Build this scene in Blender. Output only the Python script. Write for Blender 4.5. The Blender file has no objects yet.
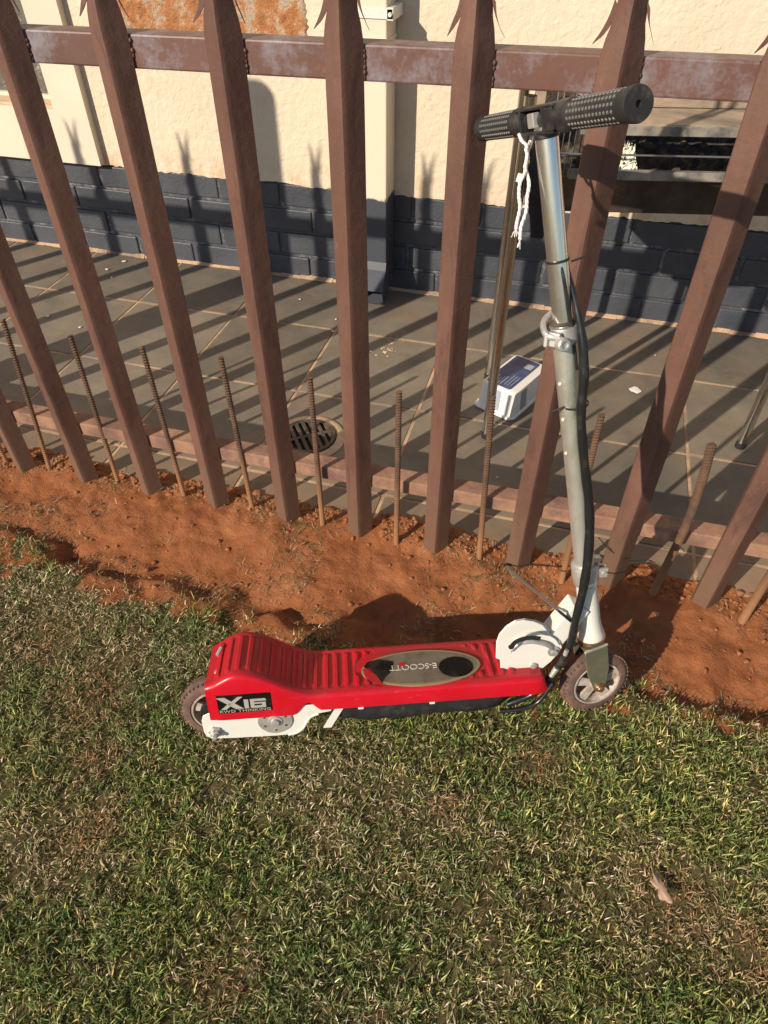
import bpy, bmesh, math, random
import numpy as np
from mathutils import Vector, Matrix
rnd = random.Random(7)
rng = np.random.default_rng(11)
SC = bpy.context.scene
COL = SC.collection
R = math.radians

# ------------------------------------------------------------------ camera, sky, sun, exposure
FPX = 684.5
cam_d = bpy.data.cameras.new('camera')
cam_d.sensor_fit = 'VERTICAL'; cam_d.sensor_height = 24.0; cam_d.lens = 24.0 * FPX / 1024
cam_d.clip_start = 0.02; cam_d.clip_end = 400
cam = bpy.data.objects.new('camera', cam_d); COL.objects.link(cam)
PITCH, YAW = R(44.4), R(-15.43)
FW = Vector((math.sin(YAW) * math.cos(PITCH), math.cos(YAW) * math.cos(PITCH), -math.sin(PITCH)))
RT = Vector((math.cos(YAW), -math.sin(YAW), 0)); UP = RT.cross(FW)
CAM = Vector((0, 0, 1.2))
cam.matrix_world = Matrix(((RT.x, UP.x, -FW.x, CAM.x), (RT.y, UP.y, -FW.y, CAM.y), (RT.z, UP.z, -FW.z, CAM.z), (0, 0, 0, 1)))
SC.camera = cam

SUN_TO = Vector((-0.645, -1.0, 0.627)).normalized()       # direction towards the sun
elev = math.asin(SUN_TO.z)
world = bpy.data.worlds.new('World'); SC.world = world; world.use_nodes = True
wn = world.node_tree
sky = wn.nodes.new('ShaderNodeTexSky'); sky.sky_type = 'NISHITA'; sky.sun_disc = False
sky.sun_elevation = elev; sky.sun_rotation = math.atan2(SUN_TO.x, SUN_TO.y)
sky.altitude = 1500; sky.air_density = 1.0; sky.dust_density = 1.2
bg = wn.nodes['Background']; bg.inputs[1].default_value = 0.10
wn.links.new(sky.outputs[0], bg.inputs[0])
sun_d = bpy.data.lights.new('sun', 'SUN'); sun_d.energy = 4.9; sun_d.angle = R(0.6); sun_d.color = (1.0, 0.88, 0.73)
sun = bpy.data.objects.new('sun', sun_d); COL.objects.link(sun)
sun.rotation_euler = SUN_TO.to_track_quat('Z', 'Y').to_euler()
SC.view_settings.view_transform = 'Standard'; SC.view_settings.look = 'None'
SC.view_settings.exposure = 0.22; SC.view_settings.gamma = 1.0

# ------------------------------------------------------------------ ray helpers (pixel -> point on a real plane)
def ray(px, py): return FW * FPX + RT * (px - 384) - UP * (py - 512)
def hit(px, py, P, n):
    d = ray(px, py); return CAM + d * ((P - CAM).dot(n) / d.dot(n))
def onz(px, py, z=0.0): return hit(px, py, Vector((0, 0, z)), Vector((0, 0, 1)))
def ony(px, py, y): return hit(px, py, Vector((0, y, 0)), Vector((0, 1, 0)))

# ------------------------------------------------------------------ materials
def srgb(r, g, b): return tuple(((c / 255) / 12.92 if c / 255 <= 0.04045 else ((c / 255 + 0.055) / 1.055) ** 2.4) for c in (r, g, b))
class Mat:
    def __init__(s, name, base=(.5, .5, .5), rough=.6, metal=0, spec=.5):
        s.m = bpy.data.materials.new(name); s.m.use_nodes = True; s.nt = s.m.node_tree
        s.b = s.nt.nodes['Principled BSDF']; s.n = s.nt.nodes; s.l = s.nt.links
        s.b.inputs['Base Color'].default_value = (*base, 1); s.b.inputs['Roughness'].default_value = rough
        s.b.inputs['Metallic'].default_value = metal; s.b.inputs['Specular IOR Level'].default_value = spec
        s.col = None; s.bump_prev = None
        s.tc = s.n.new('ShaderNodeTexCoord').outputs['Object']
        s.base = base
    def world(s):
        s.tc = s.n.new('ShaderNodeNewGeometry').outputs['Position']; return s
    def coord(s, scale):
        mp = s.n.new('ShaderNodeMapping'); mp.inputs['Scale'].default_value = scale if hasattr(scale, '__len__') else (scale,) * 3
        s.l.new(s.tc, mp.inputs[0]); return mp.outputs[0]
    def noise(s, scale, detail=4, rough=.55, dist=0, stretch=(1, 1, 1)):
        t = s.n.new('ShaderNodeTexNoise'); t.inputs['Scale'].default_value = scale; t.inputs['Detail'].default_value = detail
        t.inputs['Roughness'].default_value = rough; t.inputs['Distortion'].default_value = dist
        s.l.new(s.coord(stretch), t.inputs['Vector']); return t.outputs['Fac']
    def voro(s, scale, feature='F1'):
        t = s.n.new('ShaderNodeTexVoronoi'); t.inputs['Scale'].default_value = scale; t.feature = feature
        s.l.new(s.coord(1), t.inputs['Vector']); return t.outputs['Distance']
    def ramp(s, fac, stops):
        r = s.n.new('ShaderNodeValToRGB'); e = r.color_ramp.elements
        while len(e) < len(stops): e.new(0.5)
        for k, (p, c) in enumerate(stops):
            e[k].position = p; e[k].color = (*c, 1) if len(c) == 3 else c
        s.l.new(fac, r.inputs[0]); return r.outputs[0]
    def step(s, fac, lo, hi): return s.ramp(fac, [(lo, (0, 0, 0)), (hi, (1, 1, 1))])
    def setcol(s, out): s.col = out; s.l.new(out, s.b.inputs['Base Color']); return s
    def over(s, color, fac, amt=1.0):
        mx = s.n.new('ShaderNodeMix'); mx.data_type = 'RGBA'
        if amt != 1.0:
            mm = s.n.new('ShaderNodeMath'); mm.operation = 'MULTIPLY'; s.l.new(fac, mm.inputs[0]); mm.inputs[1].default_value = amt; fac = mm.outputs[0]
        s.l.new(fac, mx.inputs[0])
        if s.col is None: mx.inputs[6].default_value = (*s.base, 1)
        else: s.l.new(s.col, mx.inputs[6])
        if hasattr(color, '__len__'): mx.inputs[7].default_value = (*color, 1)
        else: s.l.new(color, mx.inputs[7])
        return s.setcol(mx.outputs[2])
    def bump(s, fac, strength=.3, dist=.002):
        b = s.n.new('ShaderNodeBump'); b.inputs['Strength'].default_value = strength; b.inputs['Distance'].default_value = dist
        s.l.new(fac, b.inputs['Height'])
        if s.bump_prev is not None: s.l.new(s.bump_prev, b.inputs['Normal'])
        s.bump_prev = b.outputs[0]; s.l.new(b.outputs[0], s.b.inputs['Normal']); return s
    def roughf(s, fac, lo, hi):
        m = s.n.new('ShaderNodeMapRange'); m.inputs[3].default_value = lo; m.inputs[4].default_value = hi
        s.l.new(fac, m.inputs[0]); s.l.new(m.outputs[0], s.b.inputs['Roughness']); return s

M = {}
# --- masonry
m = Mat('cream_stucco', (.74, .64, .47), .85, spec=.2).world()
m.setcol(m.ramp(m.noise(3, 5), [(.3, (.63, .53, .395)), (.7, (.72, .61, .46))]))
m.over((.52, .33, .17), m.step(m.noise(7, 6, .7), .60, .78), .35)
sep = m.n.new('ShaderNodeSeparateXYZ'); m.l.new(m.tc, sep.inputs[0]); zz = m.ramp(sep.outputs[2], [(.345, (1, 1, 1)), (.44, (0, 0, 0))])
mu = m.n.new('ShaderNodeMath'); mu.operation = 'MULTIPLY'; m.l.new(zz, mu.inputs[0]); m.l.new(m.step(m.noise(16, 7, .75), .44, .60), mu.inputs[1]); m.over((.50, .30, .15), mu.outputs[0], .6)
m.over((.62, .55, .42), m.step(m.noise(5, 7, .75, .5, (1, 1, .35)), .52, .68), .5)
m.bump(m.noise(42, 4, .55, .4), .8, .006); m.bump(m.noise(170, 3, .6), .5, .0014); M['stucco'] = m.m
m = Mat('cream_smooth', (.78, .68, .52), .7, spec=.3).world()
m.setcol(m.ramp(m.noise(4, 5), [(.3, (.66, .56, .43)), (.7, (.74, .635, .49))])); m.bump(m.noise(90, 3), .15, .001); M['cream'] = m.m
m = Mat('cream_pipe', (.71, .62, .47), .45, spec=.4).world()
m.over((.50, .40, .27), m.step(m.noise(9, 6, .7), .58, .75), .35)
sep = m.n.new('ShaderNodeSeparateXYZ'); m.l.new(m.tc, sep.inputs[0])
nz = m.noise(40, 4)
ad = m.n.new('ShaderNodeMath'); ad.operation = 'MULTIPLY_ADD'; m.l.new(nz, ad.inputs[0]); ad.inputs[1].default_value = -.03; m.l.new(sep.outputs[2], ad.inputs[2])
m.over((.055, .062, .075), m.ramp(ad.outputs[0], [(.344, (1, 1, 1)), (.350, (0, 0, 0))]), 1); m.bump(m.noise(60, 3), .1, .001); M['pipe'] = m.m
m = Mat('dark_paint', (.05, .056, .068), .5, spec=.45).world()
m.setcol(m.ramp(m.noise(6, 6), [(.3, (.040, .045, .055)), (.72, (.075, .080, .092))]))
m.over((.30, .28, .25), m.step(m.noise(38, 7, .75), .66, .74), .35)
m.bump(m.noise(70, 5, .6), .55, .004); M['darkpaint'] = m.m
m = Mat('dark_mortar', (.06, .065, .075), .7).world(); m.over((.33, .30, .27), m.step(m.noise(25, 6, .7), .50, .66), .6); m.bump(m.noise(90, 5), .6, .004); M['mortar'] = m.m
m = Mat('bare_patch', (.35, .16, .07), .95, spec=.1).world()
m.setcol(m.ramp(m.noise(16, 8, .75), [(.30, (.16, .12, .10)), (.41, (.40, .17, .07)), (.50, (.46, .21, .09)), (.58, (.50, .38, .27)), (.75, (.30, .24, .20))]))
m.bump(m.noise(45, 6, .7), 1, .012); M['bare'] = m.m
m = Mat('tile_slate', (.13, .115, .09), .6, spec=.35).world()
m.setcol(m.ramp(m.noise(5, 7, .65), [(.25, (.125, .108, .084)), (.5, (.180, .155, .118)), (.75, (.250, .210, .152))]))
m.over((.28, .175, .11), m.step(m.noise(2.6, 8, .75), .48, .70), .6)
m.over((.085, .080, .072), m.step(m.noise(6, 7, .75, 1), .56, .70), .5)
m.over((.35, .28, .20), m.step(m.noise(60, 5, .8), .66, .73), .4)
sep = m.n.new('ShaderNodeSeparateXYZ'); m.l.new(m.tc, sep.inputs[0]);
mr = m.n.new('ShaderNodeMapRange'); mr.inputs[1].default_value = 1.13; mr.inputs[2].default_value = 1.42; mr.inputs[3].default_value = 1; mr.inputs[4].default_value = 0; m.l.new(sep.outputs[1], mr.inputs[0])
mu = m.n.new('ShaderNodeMath'); mu.operation = 'MULTIPLY'; m.l.new(mr.outputs[0], mu.inputs[0]); m.l.new(m.step(m.noise(14, 6, .7), .30, .60), mu.inputs[1]); m.over((.34, .19, .10), mu.outputs[0], .6)
oi = m.n.new('ShaderNodeObjectInfo'); hs = m.n.new('ShaderNodeHueSaturation'); mr = m.n.new('ShaderNodeMapRange')
mr.inputs[3].default_value = .84; mr.inputs[4].default_value = 1.16; m.l.new(oi.outputs['Random'], mr.inputs[0]); m.l.new(mr.outputs[0], hs.inputs['Value']); m.l.new(m.col, hs.inputs['Color']); m.setcol(hs.outputs[0])
m.bump(m.noise(28, 6, .6), .35, .003); m.roughf(m.noise(12, 4), .45, .75); M['tile'] = m.m
m = Mat('grout', (.55, .36, .22), .9, spec=.1).world(); m.over((.24, .17, .12), m.step(m.noise(7, 6, .7), .44, .6), .85); m.bump(m.noise(150, 4), .5, .002); M['grout'] = m.m
m = Mat('cement', (.66, .48, .31), .9, spec=.1).world(); m.over((.38, .29, .20), m.step(m.noise(25, 5), .48, .66), .6); m.bump(m.noise(120, 4), .5, .002); M['cement'] = m.m
# --- ground
m = Mat('red_soil', (.33, .125, .05), .95, spec=.1).world()
m.setcol(m.ramp(m.noise(9, 8, .7), [(.25, (.20, .068, .027)), (.5, (.325, .120, .048)), (.75, (.43, .180, .080))]))
m.over((.50, .30, .17), m.step(m.noise(60, 6, .8), .62, .72), .6)
m.over((.14, .06, .035), m.step(m.noise(85, 5, .8), .62, .70), .6)
m.bump(m.noise(60, 8, .75), .8, .008); m.bump(m.noise(300, 4), .5, .002); M['soil'] = m.m
m = Mat('lawn_soil', (.12, .07, .035), .95, spec=.1).world()
m.setcol(m.ramp(m.noise(60, 7, .75), [(.3, (.065, .055, .024)), (.47, (.135, .108, .050)), (.6, (.24, .155, .08)), (.75, (.36, .21, .11))]))
m.over((.085, .10, .032), m.step(m.noise(30, 6, .7), .42, .6), .6)
m.bump(m.noise(130, 6, .8), 1, .008); M['lawnsoil'] = m.m
def blade_mat(name, trans):
    m = Mat(name, (.1, .15, .04), .55, spec=.35)
    at = m.n.new('ShaderNodeAttribute'); at.attribute_name = 'tint'; m.l.new(at.outputs['Color'], m.b.inputs['Base Color'])
    tr = m.n.new('ShaderNodeBsdfTranslucent'); m.l.new(at.outputs['Color'], tr.inputs['Color'])
    mx = m.n.new('ShaderNodeMixShader'); mx.inputs[0].default_value = trans
    m.l.new(m.b.outputs[0], mx.inputs[1]); m.l.new(tr.outputs[0], mx.inputs[2]); m.l.new(mx.outputs[0], m.n['Material Output'].inputs[0])
    return m.m
M['blade'] = blade_mat('grass_blade', .36); M['straw'] = blade_mat('dry_blade', .15)
# --- fence
m = Mat('brown_paint', (.16, .075, .05), .55, spec=.4).world()
m.setcol(m.ramp(m.noise(7, 7, .7, 0, (1, 1, .4)), [(.3, (.098, .047, .033)), (.52, (.132, .064, .045)), (.74, (.180, .092, .066))]))
m.over((.30, .20, .14), m.step(m.noise(90, 6, .85), .62, .72), .55)
m.over((.075, .038, .030), m.step(m.noise(22, 7, .8, .5, (1, 1, .22)), .52, .64), .75)
m.over((.26, .12, .055), m.step(m.noise(13, 7, .8, 0, (1, 1, .5)), .62, .70), .5)
m.roughf(m.noise(20, 5, .7), .42, .75)
sep = m.n.new('ShaderNodeSeparateXYZ'); m.l.new(m.tc, sep.inputs[0])
nz = m.noise(22, 4); ad = m.n.new('ShaderNodeMath'); ad.operation = 'MULTIPLY_ADD'; m.l.new(nz, ad.inputs[0]); ad.inputs[1].default_value = -.16; m.l.new(sep.outputs[2], ad.inputs[2])
m.over((.165, .102, .062), m.ramp(ad.outputs[0], [(.0, (1, 1, 1)), (.14, (0, 0, 0))]), .5)
m.bump(m.noise(45, 6, .7), .45, .003); M['brown'] = m.m
m = Mat('brown_rail', (.15, .07, .05), .5, spec=.45).world()
m.setcol(m.ramp(m.noise(6, 6, .6), [(.3, (.115, .057, .044)), (.7, (.165, .080, .060))]))
m.over((.25, .235, .26), m.step(m.noise(11, 8, .8), .46, .62), .75)
m.over((.20, .07, .03), m.step(m.noise(26, 7, .8), .58, .68), .7)
m.bump(m.noise(40, 5), .3, .002); M['rail'] = m.m
m = Mat('lower_rail', (.25, .14, .09), .8, spec=.2).world()
m.setcol(m.ramp(m.noise(14, 7, .7), [(.3, (.20, .105, .075)), (.55, (.32, .18, .115)), (.75, (.44, .28, .18))]))
m.over((.12, .075, .075), m.step(m.noise(9, 6, .7), .5, .62), .6); m.bump(m.noise(60, 6), .5, .003); M['lrail'] = m.m
m = Mat('rebar', (.14, .07, .04), .8, spec=.25).world()
m.setcol(m.ramp(m.noise(25, 6, .7), [(.3, (.060, .036, .026)), (.7, (.15, .08, .045))]))
sep = m.n.new('ShaderNodeSeparateXYZ'); m.l.new(m.tc, sep.inputs[0])
m.over((.40, .19, .08), m.ramp(sep.outputs[2], [(.02, (1, 1, 1)), (.22, (0, 0, 0))]), .6); m.bump(m.noise(180, 4), .4, .001); M['rebar'] = m.m
M['whitepaint'] = Mat('white_paint_drip', (.8, .78, .75), .6).m
# --- scooter
m = Mat('red_plastic', (.50, .006, .012), .28, spec=.35)
m.setcol(m.ramp(m.noise(9, 5), [(.3, (.50, .005, .015)), (.7, (.62, .010, .026))]))
geo = m.n.new('ShaderNodeNewGeometry'); sep = m.n.new('ShaderNodeSeparateXYZ'); m.l.new(geo.outputs['Normal'], sep.inputs[0])
upf = m.step(sep.outputs[2], .55, .85)
d1 = m.step(m.noise(5, 7, .7), .40, .62)
mul = m.n.new('ShaderNodeMath'); mul.operation = 'MULTIPLY'; m.l.new(upf, mul.inputs[0]); m.l.new(d1, mul.inputs[1])
m.over((.13, .035, .028), mul.outputs[0], .55)
m.over((.40, .20, .15), m.step(m.noise(80, 8, .88), .60, .70), .5)
m.over((.30, .10, .08), m.step(m.noise(16, 8, .85, 0, (.3, 1, 1)), .60, .68), .5)
m.roughf(d1, .22, .5); m.bump(m.noise(30, 3), .06, .001); M['red'] = m.m
m = Mat('white_enamel', (.70, .68, .60), .35, spec=.5)
m.over((.42, .30, .18), m.step(m.noise(20, 7, .8), .57, .70), .5); m.over((.30, .28, .22), m.step(m.noise(70, 6, .85), .62, .70), .5)
m.bump(m.noise(40, 3), .05, .001); M['white'] = m.m
m = Mat('dirty_chrome', (.62, .60, .54), .22, .94)
m.setcol(m.ramp(m.noise(14, 6, .7, 0, (1, 1, .35)), [(.3, (.86, .84, .79)), (.58, (.74, .72, .65)), (.8, (.48, .48, .38))]))
m.roughf(m.noise(30, 6, .7, 0, (1, 1, .3)), .10, .36); m.bump(m.noise(40, 4), .04, .001); M['chrome'] = m.m
m = Mat('dull_chrome', (.5, .5, .44), .36, .74)
m.setcol(m.ramp(m.noise(11, 7, .7, 0, (1, 1, .3)), [(.32, (.48, .49, .38)), (.5, (.68, .67, .59)), (.68, (.80, .78, .73))]))
m.over((.80, .78, .74), m.step(m.noise(22, 7, .75), .52, .62), .7); m.over((.20, .22, .12), m.step(m.noise(34, 7, .8, 0, (1, 1, .4)), .58, .70), .6); m.roughf(m.noise(30, 6), .22, .5); M['dull'] = m.m
m = Mat('olive_plate', (.26, .25, .17), .42, .7); m.over((.40, .36, .26), m.step(m.noise(30, 6), .5, .7), .6); M['olive'] = m.m
m = Mat('cast_alloy', (.55, .53, .49), .5, .6); m.over((.35, .30, .24), m.step(m.noise(40, 6), .5, .7), .6); M['alloy'] = m.m
m = Mat('brass_bolt', (.50, .28, .14), .35, .9); M['brass'] = m.m
m = Mat('tyre_rubber', (.085, .06, .05), .8, spec=.25)
m.setcol(m.ramp(m.noise(18, 6, .7), [(.3, (.070, .045, .038)), (.5, (.14, .085, .066)), (.68, (.26, .145, .095))])); m.bump(m.noise(120, 4), .3, .001); M['tyre'] = m.m
m = Mat('wheel_rim_paint', (.50, .44, .38), .6); m.over((.26, .15, .09), m.step(m.noise(40, 7, .75), .42, .60), .75); M['rim'] = m.m
m = Mat('black_rubber', (.022, .021, .020), .62, spec=.4); m.over((.11, .09, .075), m.step(m.noise(60, 6, .75), .52, .7), .5); m.bump(m.noise(150, 3), .2, .0006); M['rubber'] = m.m
m = Mat('black_plastic', (.02, .02, .021), .4, spec=.5); m.over((.09, .075, .06), m.step(m.noise(50, 6, .75), .54, .7), .5); M['plastic'] = m.m
M['stud'] = Mat('worn_stud', (.15, .14, .125), .5).m
m = Mat('black_sheath', (.012, .013, .014), .28, spec=.6); m.over((.06, .05, .045), m.step(m.noise(40, 5), .55, .7), .5); m.bump(m.noise(35, 3), .2, .003); M['sheath'] = m.m
m = Mat('belly_cloth', (.022, .022, .023), .85, spec=.2); m.over((.12, .085, .06), m.step(m.noise(30, 6, .7), .52, .7), .5); m.bump(m.noise(22, 3), .6, .008); M['belly'] = m.m
m = Mat('sticker_metal', (.21, .18, .135), .38, .35); m.over((.10, .07, .05), m.step(m.noise(22, 7, .75), .45, .62), .65); M['sticker'] = m.m
M['gold'] = Mat('sticker_trim', (.34, .25, .14), .5, .3).m
m = Mat('sticker_black', (.007, .006, .005), .55, spec=.15); m.over((.07, .05, .035), m.step(m.noise(30, 6), .52, .65), .35); M['stickblack'] = m.m
M['silverprint'] = Mat('silver_print', (.45, .42, .36), .5, .2).m
M['paleprint'] = Mat('pale_print', (.62, .57, .48), .6).m
M['redprint'] = Mat('red_print', (.45, .01, .012), .5).m
m = Mat('cotton_cord', (.78, .71, .66), .9, spec=.1); m.bump(m.noise(260, 3), .6, .001); M['cord'] = m.m
M['greyplastic'] = Mat('grey_plastic_strap', (.22, .20, .19), .45).m
M['blackwire'] = Mat('black_wire', (.02, .02, .02), .5).m
# --- yard things
m = Mat('tub_white', (.80, .77, .72), .4, spec=.4); m.over((.5, .36, .26), m.step(m.noise(30, 6), .6, .75), .4); M['tub'] = m.m
m = Mat('tub_blue', (.028, .04, .13), .35, spec=.5); m.over((.05, .08, .22), m.step(m.noise(40, 3), .45, .6), .6); M['blue'] = m.m
M['tubgrey'] = Mat('tub_grey_print', (.33, .36, .40), .5).m
m = Mat('steel_pipe', (.68, .66, .60), .2, 1.0); m.over((.25, .19, .12), m.step(m.noise(20, 6, .7, 0, (1, 1, .3)), .56, .74), .6); M['pipeleg'] = m.m
m = Mat('cast_iron', (.075, .062, .050), .7, .3); m.over((.22, .14, .09), m.step(m.noise(50, 6, .7), .46, .64), .7); M['iron'] = m.m
m = Mat('hole_dark', (.010, .009, .008), .9); M['hole'] = m.m
m = Mat('sooty_steel', (.07, .055, .04), .55, .4).world()
m.setcol(m.ramp(m.noise(9, 7, .7), [(.3, (.028, .022, .018)), (.52, (.085, .06, .042)), (.64, (.20, .12, .06)), (.8, (.09, .07, .05))])); m.bump(m.noise(40, 5), .4, .003); M['soot'] = m.m
m = Mat('ash_coal', (.03, .026, .023), .95).world(); m.setcol(m.ramp(m.noise(35, 8, .8), [(.32, (.018, .015, .012)), (.5, (.085, .070, .055)), (.68, (.28, .23, .17))])); m.bump(m.noise(60, 6, .8), 1, .02); M['ash'] = m.m
m = Mat('weathered_board', (.30, .23, .16), .75, spec=.3).world()
m.setcol(m.ramp(m.noise(9, 7, .7, 1.2, (.35, 1, 1)), [(.3, (.13, .10, .075)), (.5, (.30, .235, .17)), (.62, (.42, .31, .21)), (.8, (.20, .16, .13))])); m.bump(m.noise(30, 6), .4, .004); M['board'] = m.m
m = Mat('grey_edge', (.26, .235, .20), .7).world(); m.setcol(m.ramp(m.noise(22, 6, .7), [(.35, (.10, .095, .09)), (.6, (.30, .27, .22)), (.78, (.42, .36, .28))])); M['edge'] = m.m
m = Mat('galvanised_wire', (.5, .48, .45), .35, .9); M['wire'] = m.m
m = Mat('printed_paper', (.80, .76, .60), .7); m.over((.02, .02, .02), m.step(m.noise(70, 2, .4, 2), .54, .58), 1); M['paper'] = m.m
m = Mat('black_rag', (.015, .015, .017), .6); m.bump(m.noise(30, 4), .8, .01); M['rag'] = m.m
m = Mat('window_glass', (.03, .035, .032), .06, spec=.8); M['glass'] = m.m
m = Mat('window_clutter', (.3, .3, .25), .6).world(); m.setcol(m.ramp(m.noise(24, 6, .75, 1.5), [(.34, (.025, .024, .022)), (.46, (.14, .12, .09)), (.54, (.06, .075, .06)), (.64, (.42, .37, .29)), (.72, (.05, .05, .045))])); M['clutter'] = m.m
m = Mat('leaf_dry', (.50, .34, .22), .8); m.over((.30, .17, .10), m.step(m.noise(90, 4), .5, .65), .6); M['leaf'] = m.m
m = Mat('chalk_white', (.74, .71, .66), .9); M['chalk'] = m.m
m = Mat('clod', (.40, .165, .07), .95, spec=.1).world(); m.setcol(m.ramp(m.noise(60, 4), [(.3, (.22, .080, .034)), (.7, (.38, .165, .08))])); M['clod'] = m.m

# ------------------------------------------------------------------ mesh helpers
class MB:
    def __init__(s): s.v = []; s.f = []; s.mi = []
    def add(s, vs, fs, mi=0):
        o = len(s.v); s.v += [tuple(p) for p in vs]; s.f += [tuple(i + o for i in q) for q in fs]; s.mi += [mi] * len(fs); return s
    def box(s, c, d, rot=None, mi=0):
        x, y, z = d[0] / 2, d[1] / 2, d[2] / 2
        vs = [Vector(p) for p in ((-x, -y, -z), (x, -y, -z), (x, y, -z), (-x, y, -z), (-x, -y, z), (x, -y, z), (x, y, z), (-x, y, z))]
        if rot is not None: vs = [rot @ p for p in vs]
        vs = [p + Vector(c) for p in vs]
        return s.add(vs, [(0, 3, 2, 1), (4, 5, 6, 7), (0, 1, 5, 4), (1, 2, 6, 5), (2, 3, 7, 6), (3, 0, 4, 7)], mi)
    def lohi(s, a, b, mi=0):
        return s.box([(p + q) / 2 for p, q in zip(a, b)], [abs(q - p) for p, q in zip(a, b)], mi=mi)
    def tube(s, pts, r, n=10, caps=True, mi=0, closed=False):
        pts = [Vector(p) for p in pts]; rs = r if hasattr(r, '__len__') else [r] * len(pts)
        k = len(pts); vs = []; nrm = None
        for i, p in enumerate(pts):
            a = pts[(i - 1) % k] if (i > 0 or closed) else p; b = pts[(i + 1) % k] if (i < k - 1 or closed) else p
            t = (b - a).normalized()
            if nrm is None: nrm = t.orthogonal().normalized()
            else: nrm = (nrm - t * nrm.dot(t)).normalized()
            bi = t.cross(nrm)
            for j in range(n):
                an = 2 * math.pi * j / n; vs.append(p + (nrm * math.cos(an) + bi * math.sin(an)) * rs[i])
        fs = []
        for i in range(k if closed else k - 1):
            i2 = (i + 1) % k
            for j in range(n): fs.append((i * n + j, i * n + (j + 1) % n, i2 * n + (j + 1) % n, i2 * n + j))
        if caps and not closed: fs.append(tuple(range(n))[::-1]); fs.append(tuple((k - 1) * n + j for j in range(n)))
        return s.add(vs, fs, mi)
    def ringset(s, rings, caps=True, mi=0, loop=True):
        n = len(rings[0]); vs = [p for r_ in rings for p in r_]; fs = []
        for i in range(len(rings) - 1):
            for j in range(n if loop else n - 1): fs.append((i * n + j, i * n + (j + 1) % n, (i + 1) * n + (j + 1) % n, (i + 1) * n + j))
        if caps: fs.append(tuple(range(n))[::-1]); fs.append(tuple((len(rings) - 1) * n + j for j in range(n)))
        return s.add(vs, fs, mi)
    def lathe(s, prof, o, ax, n=32, mi=0):
        """prof: list of (radius, distance along the axis)"""
        ax = Vector(ax).normalized(); e = ax.orthogonal().normalized(); g = ax.cross(e); o = Vector(o)
        rings = [[o + ax * h + (e * math.cos(2 * math.pi * j / n) + g * math.sin(2 * math.pi * j / n)) * max(r_, 1e-5) for j in range(n)] for r_, h in prof]
        return s.ringset(rings, caps=True, mi=mi)
    def plate(s, outline, o, ex, ey, th, holes=None, mi=0):
        ex = Vector(ex); ey = Vector(ey); nz = ex.cross(ey).normalized(); o = Vector(o); n = len(outline)
        a = [o + ex * x + ey * y - nz * th / 2 for x, y in outline]; b = [p + nz * th for p in a]
        fs = [tuple(range(n))[::-1], tuple(range(n, 2 * n))] + [(i, (i + 1) % n, n + (i + 1) % n, n + i) for i in range(n)]
        return s.add(a + b, fs, mi)
    def mesh(s, name, mats, smooth=None, bevel=0, seg=2):
        me = bpy.data.meshes.new(name); me.from_pydata(s.v, [], s.f)
        for mm in (mats if isinstance(mats, (list, tuple)) else [mats]): me.materials.append(mm)
        me.polygons.foreach_set('material_index', s.mi)
        bm = bmesh.new(); bm.from_mesh(me); bmesh.ops.recalc_face_normals(bm, faces=bm.faces)
        if bevel:
            es = [e for e in bm.edges if len(e.link_faces) == 2 and e.calc_face_angle(0) > .6]
            bmesh.ops.bevel(bm, geom=es, offset=bevel, segments=seg, affect='EDGES', profile=.5, clamp_overlap=True)
        bm.to_mesh(me); bm.free()
        if smooth is not None:
            me.polygons.foreach_set('use_smooth', [True] * len(me.polygons)); me.set_sharp_from_angle(angle=R(smooth))
        me.update(); return me
def link(name, me, parent=None, loc=None, **k):
    o = bpy.data.objects.new(name, me); COL.objects.link(o)
    if parent is not None: o.parent = parent
    if loc is not None: o.location = loc
    for a, b in k.items(): o[a] = b
    return o
def thing(name, label, cat, loc=(0, 0, 0), group=None, mat=None):
    o = bpy.data.objects.new(name, None); COL.objects.link(o); o.location = loc; o.empty_display_size = .05
    if mat is not None: o.matrix_world = mat
    o['label'] = label; o['category'] = cat
    if group: o['group'] = group
    return o
def spline(pts, n=8):
    pts = [Vector(p) for p in pts]; out = []
    P = [pts[0] * 2 - pts[1]] + pts + [pts[-1] * 2 - pts[-2]]
    for i in range(1, len(P) - 2):
        for k in range(n):
            t = k / n; a, b, c, d = P[i - 1], P[i], P[i + 1], P[i + 2]
            out.append(.5 * ((2 * b) + (c - a) * t + (2 * a - 5 * b + 4 * c - d) * t * t + (3 * b - a - 3 * c + d) * t ** 3))
    out.append(pts[-1]); return out
def text_mesh(txt, size, ext, mat, shear=0, spacing=1.0, offset=0.0):
    cu = bpy.data.curves.new('lettering', 'FONT'); cu.body = txt; cu.size = size; cu.extrude = ext; cu.align_x = 'CENTER'; cu.align_y = 'CENTER'
    cu.shear = shear; cu.space_character = spacing; cu.offset = offset
    t = bpy.data.objects.new('lettering', cu); COL.objects.link(t)
    me = bpy.data.meshes.new_from_object(t.evaluated_get(bpy.context.evaluated_depsgraph_get()))
    bpy.data.objects.remove(t); me.materials.clear(); me.materials.append(mat); return me
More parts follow.
